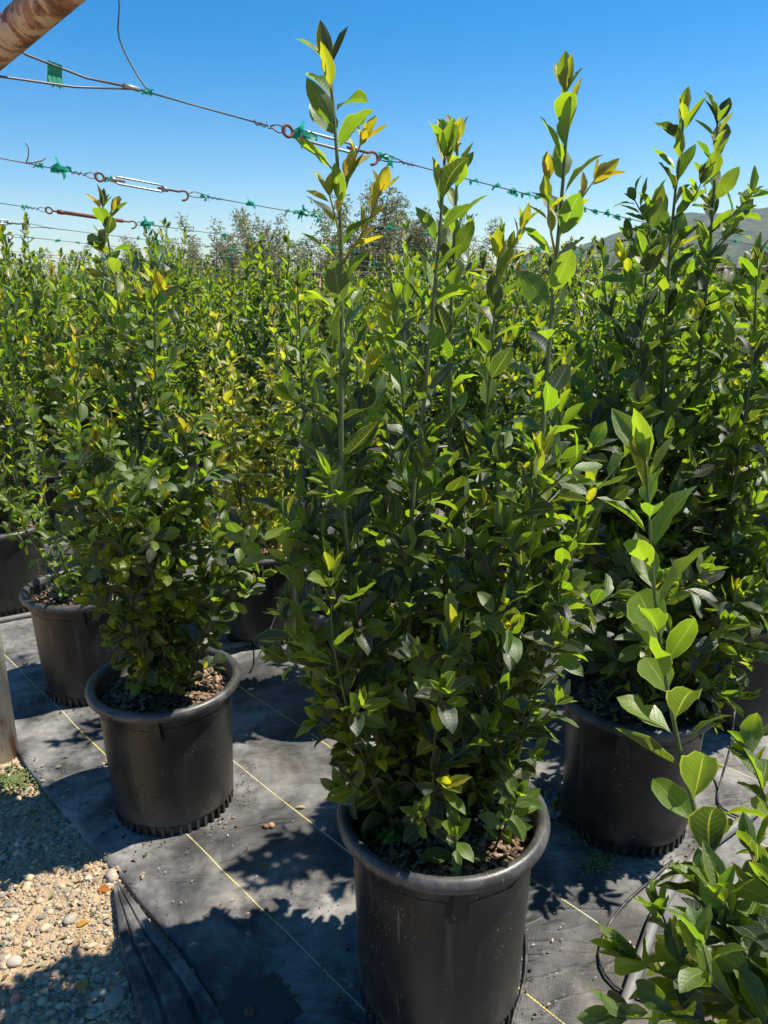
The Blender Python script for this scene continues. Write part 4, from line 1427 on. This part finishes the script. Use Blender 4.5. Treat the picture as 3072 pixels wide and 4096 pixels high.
# bark and soil crumbs spilled round the feet of the near pots
V, F, C, off = [], [], [], 0
for cx, cy, n_ in ((0.124, 1.378, 150), (-0.65, 2.045, 190), (0.72, 1.962, 200), (-1.165, 2.766, 120), (-0.548, 3.247, 120), (1.30, 2.56, 150)):
    for i in range(n_):
        a = rg.uniform(0, 6.28); r = 0.187 + abs(rg.normal(0, 0.028)); s = min(0.005, rg.lognormal(math.log(0.0016), 0.5))
        w = iv1 * (s * rg.uniform(.8, 1.8), s, s * .6) * (1 + .2 * rg.normal(0, 1, (len(iv1), 1)))
        V.append(w + (cx + r * math.cos(a), cy + r * math.sin(a), 0.009 + s * .3)); F.append(if1 + off); off += len(iv1)
        C.append(np.tile(jit(rg, [(0.06, 0.04, 0.025), (0.16, 0.1, 0.06), (0.28, 0.2, 0.12), (0.03, 0.022, 0.016)][rg.randint(4)]), (len(iv1), 1)))
tag(link('spilled_soil', mesh_np('spilled_soil', np.concatenate(V), None, M['chip'], cols=np.concatenate(C), tris=np.concatenate(F))), kind='stuff')

# moss tufts
def moss(cx, cy, r, n, seed, z=0.0):
    rg = np.random.RandomState(seed)
    V, F, off = [], [], 0
    for i in range(n):
        a, q = rg.uniform(0, 6.28), r * abs(rg.normal(0, .5))
        s = rg.uniform(0.002, 0.006)
        V.append(iv1 * (s, s, s * 0.9) + (cx + q * math.cos(a) * 1.5, cy + q * math.sin(a), z + s * 0.3)); F.append(if1 + off); off += len(iv1)
    return V, F, off
V, F, off = [], [], 0
for cx, cy, r, n, sd in ((*gp(30, 1680), 0.10, 420, 1), (*gp(150, 1730), 0.06, 160, 2), (*gp(575, 2150), 0.05, 200, 3), (*gp(1180, 1450), 0.05, 120, 4), (*gp(1265, 1800), 0.05, 120, 5), (*gp(1300, 1870), 0.05, 160, 6)):
    v, f, o_ = moss(cx, cy, r, n, sd, 0.006 if sd > 2 else -0.008)
    V += v; F += [q + off for q in f]; off += o_
tag(link('moss', mesh_np('moss', np.concatenate(V), None, M['moss'], tris=np.concatenate(F))), kind='stuff')

# gathered strip of loose fabric beside the cloth edge
V, F = [], []
nt, nw = 60, 41
for i in range(nt):
    q = i / (nt - 1)
    u = -1.72 + q * 1.0
    vr = 0.648 - 0.03 * q
    wdt = 0.012 + 0.16 * min(1, q * 1.9) ** 0.8
    for k in range(nw):
        s = k / (nw - 1)
        v = vr - wdt * s
        fold = 0.75 * min(1.0, 2.6 * abs(math.sin(PI * (3.1 * s ** 1.25 + 0.35 * math.sin(q * 4 + s * 2) + 0.45 * nz(u, s * 0.6, 2.6, 2))))) + 0.25 * (0.5 + nz(u, s * 0.35, 7, 5))
        zz_ = 0.002 + (0.006 + 0.020 * min(1, q * 2.5)) * max(0.0, fold) * (1 - 0.4 * s) + 0.004 * nz(u, v, 14, 6) + (0.004 if 0 < k < nw - 1 else -0.014)
        x, y = uv(u + 0.01 * nz(u, s, 5, 1), v + 0.010 * nz(u, 0, 5, 8))
        V.append((x, y, zz_))
F = [(i * nw + k, (i + 1) * nw + k, (i + 1) * nw + k + 1, i * nw + k + 1) for i in range(nt - 1) for k in range(nw - 1)]
o = link('fabric_strip', mesh_np('fabric_strip', V, [f[::-1] for f in F], M['fabric']))
tag(o, 'gathered strip of folded black fabric along the cloth edge by the gravel', 'fabric')

# square scrap of fabric pinned with a washer, bottom edge
x, y = gp(560, 2190)
root = empty('fabric_scrap', (x, y, 0.012), label='dark square fabric scrap pinned down with a washer at the bottom edge', cat='fabric')
V, F = [], []
for i in range(9):
    for k in range(9):
        a, b = (i / 8 - .5) * 0.15, (k / 8 - .5) * 0.13
        V.append((a * .8 - b * .6, a * .6 + b * .8, 0.004 + 0.003 * nz(a, b, 20)))
F = [(i * 9 + k, (i + 1) * 9 + k, (i + 1) * 9 + k + 1, i * 9 + k + 1) for i in range(8) for k in range(8)]
t = NT('dark_scrap'); n1 = t.noise(t.pos(), 30, 4)
M['scrap'] = t.done(t.mix(n1, (0.02, 0.018, 0.018), (0.06, 0.052, 0.046)), 0.8)
link('fabric_sheet', mesh_np('fabric_sheet', V, F, M['scrap']), root)
m = MB(); m.lathe([(0.002, 0.010), (0.012, 0.0105), (0.0125, 0.005)], 20); m.build('washer', M['rust'], root, (-0.02, -0.01, 0))

# hoses
def hose(name, pts, r, mat, label, cat='hose', sides=8):
    P, s = spline(pts, 0.03)
    m = MB(); m.tube(P, r, sides)
    tag(m.build(name, mat), label, cat)


hose('drip_tube', [(0.335, 1.60, 0.012), (0.348, 1.53, 0.016), (0.338, 1.45, 0.014), (0.316, 1.37, 0.012), (0.285, 1.30, 0.012), (0.25, 1.20, 0.012)], 0.0035, M['hose'], 'thin black drip tube beside the right foot of the largest pot', 'tube')
hose('drip_tube', [(0.80, 1.77, 0.014), (0.72, 1.70, 0.013), (0.624, 1.617, 0.014), (0.55, 1.53, 0.013), (0.51, 1.44, 0.014), (0.53, 1.37, 0.013), (0.60, 1.33, 0.013), (0.70, 1.25, 0.012)], 0.0035, M['hose'], 'thin black drip tube curving from the right pot past the fat grey hose', 'tube')
hose('supply_hose', [(0.30, 1.02, 0.02), (0.48, 1.24, 0.02), (0.625, 1.47, 0.022), (0.70, 1.586, 0.022), (0.85, 1.76, 0.022), (1.03, 1.90, 0.022), (1.16, 2.0, 0.022), (1.5, 2.3, 0.022)], 0.014, M['greyhose'], 'fat grey supply hose on the ground in the lower right', 'hose', 12)
hose('drip_tube', [(1.152, 2.236, 0.20), (1.12, 2.17, 0.10), (1.07, 2.10, 0.02), (1.03, 2.0, 0.012), (1.10, 1.93, 0.012)], 0.0035, M['hose'], 'thin black drip tube dropping beside the pot at the right edge', 'tube')
hose('supply_hose', [(-0.70, 3.05, 0.02), (-0.561, 3.12, 0.02), (-0.28, 3.27, 0.02), (0.3, 3.72, 0.02), (0.9, 4.2, 0.02)], 0.015, M['greyhose'], 'grey hose on the cloth behind the shaded pot', 'hose')
hose('drip_tube', [(-0.40, 3.25, 0.42), (-0.42, 3.15, 0.30), (-0.50, 2.95, 0.10), (-0.55, 2.85, 0.014)], 0.003, M['hose'], 'thin drip tube hanging down the front of the shaded pot', 'tube')
hose('supply_hose', [(-1.9, 3.3, 0.016), (-1.55, 3.5, 0.018), (-1.2, 3.75, 0.016), (-0.8, 4.05, 0.016)], 0.014, M['greyhose'], 'grey hose on the pale cloth behind the left pots', 'hose')

# puddles
def puddle(cx, cy, r, seed, label):
    V, n_ = [(cx, cy, 0.0125)], 36
    for k in range(n_):
        a = 2 * PI * k / n_
        q = r * (1 + 0.45 * nz(math.cos(a), math.sin(a), 1.6, seed))
        V.append((cx + q * math.cos(a), cy + q * math.sin(a) * 1.5, 0.0125))
    m = MB(); m.add(V, [(0, 1 + k, 1 + (k + 1) % n_) for k in range(n_)])
    o = m.build('puddle', M['water']); tag(o, kind='structure')
puddle(0.505, 2.02, 0.045, 1, '')
puddle(-0.98, 2.50, 0.05, 2, '')
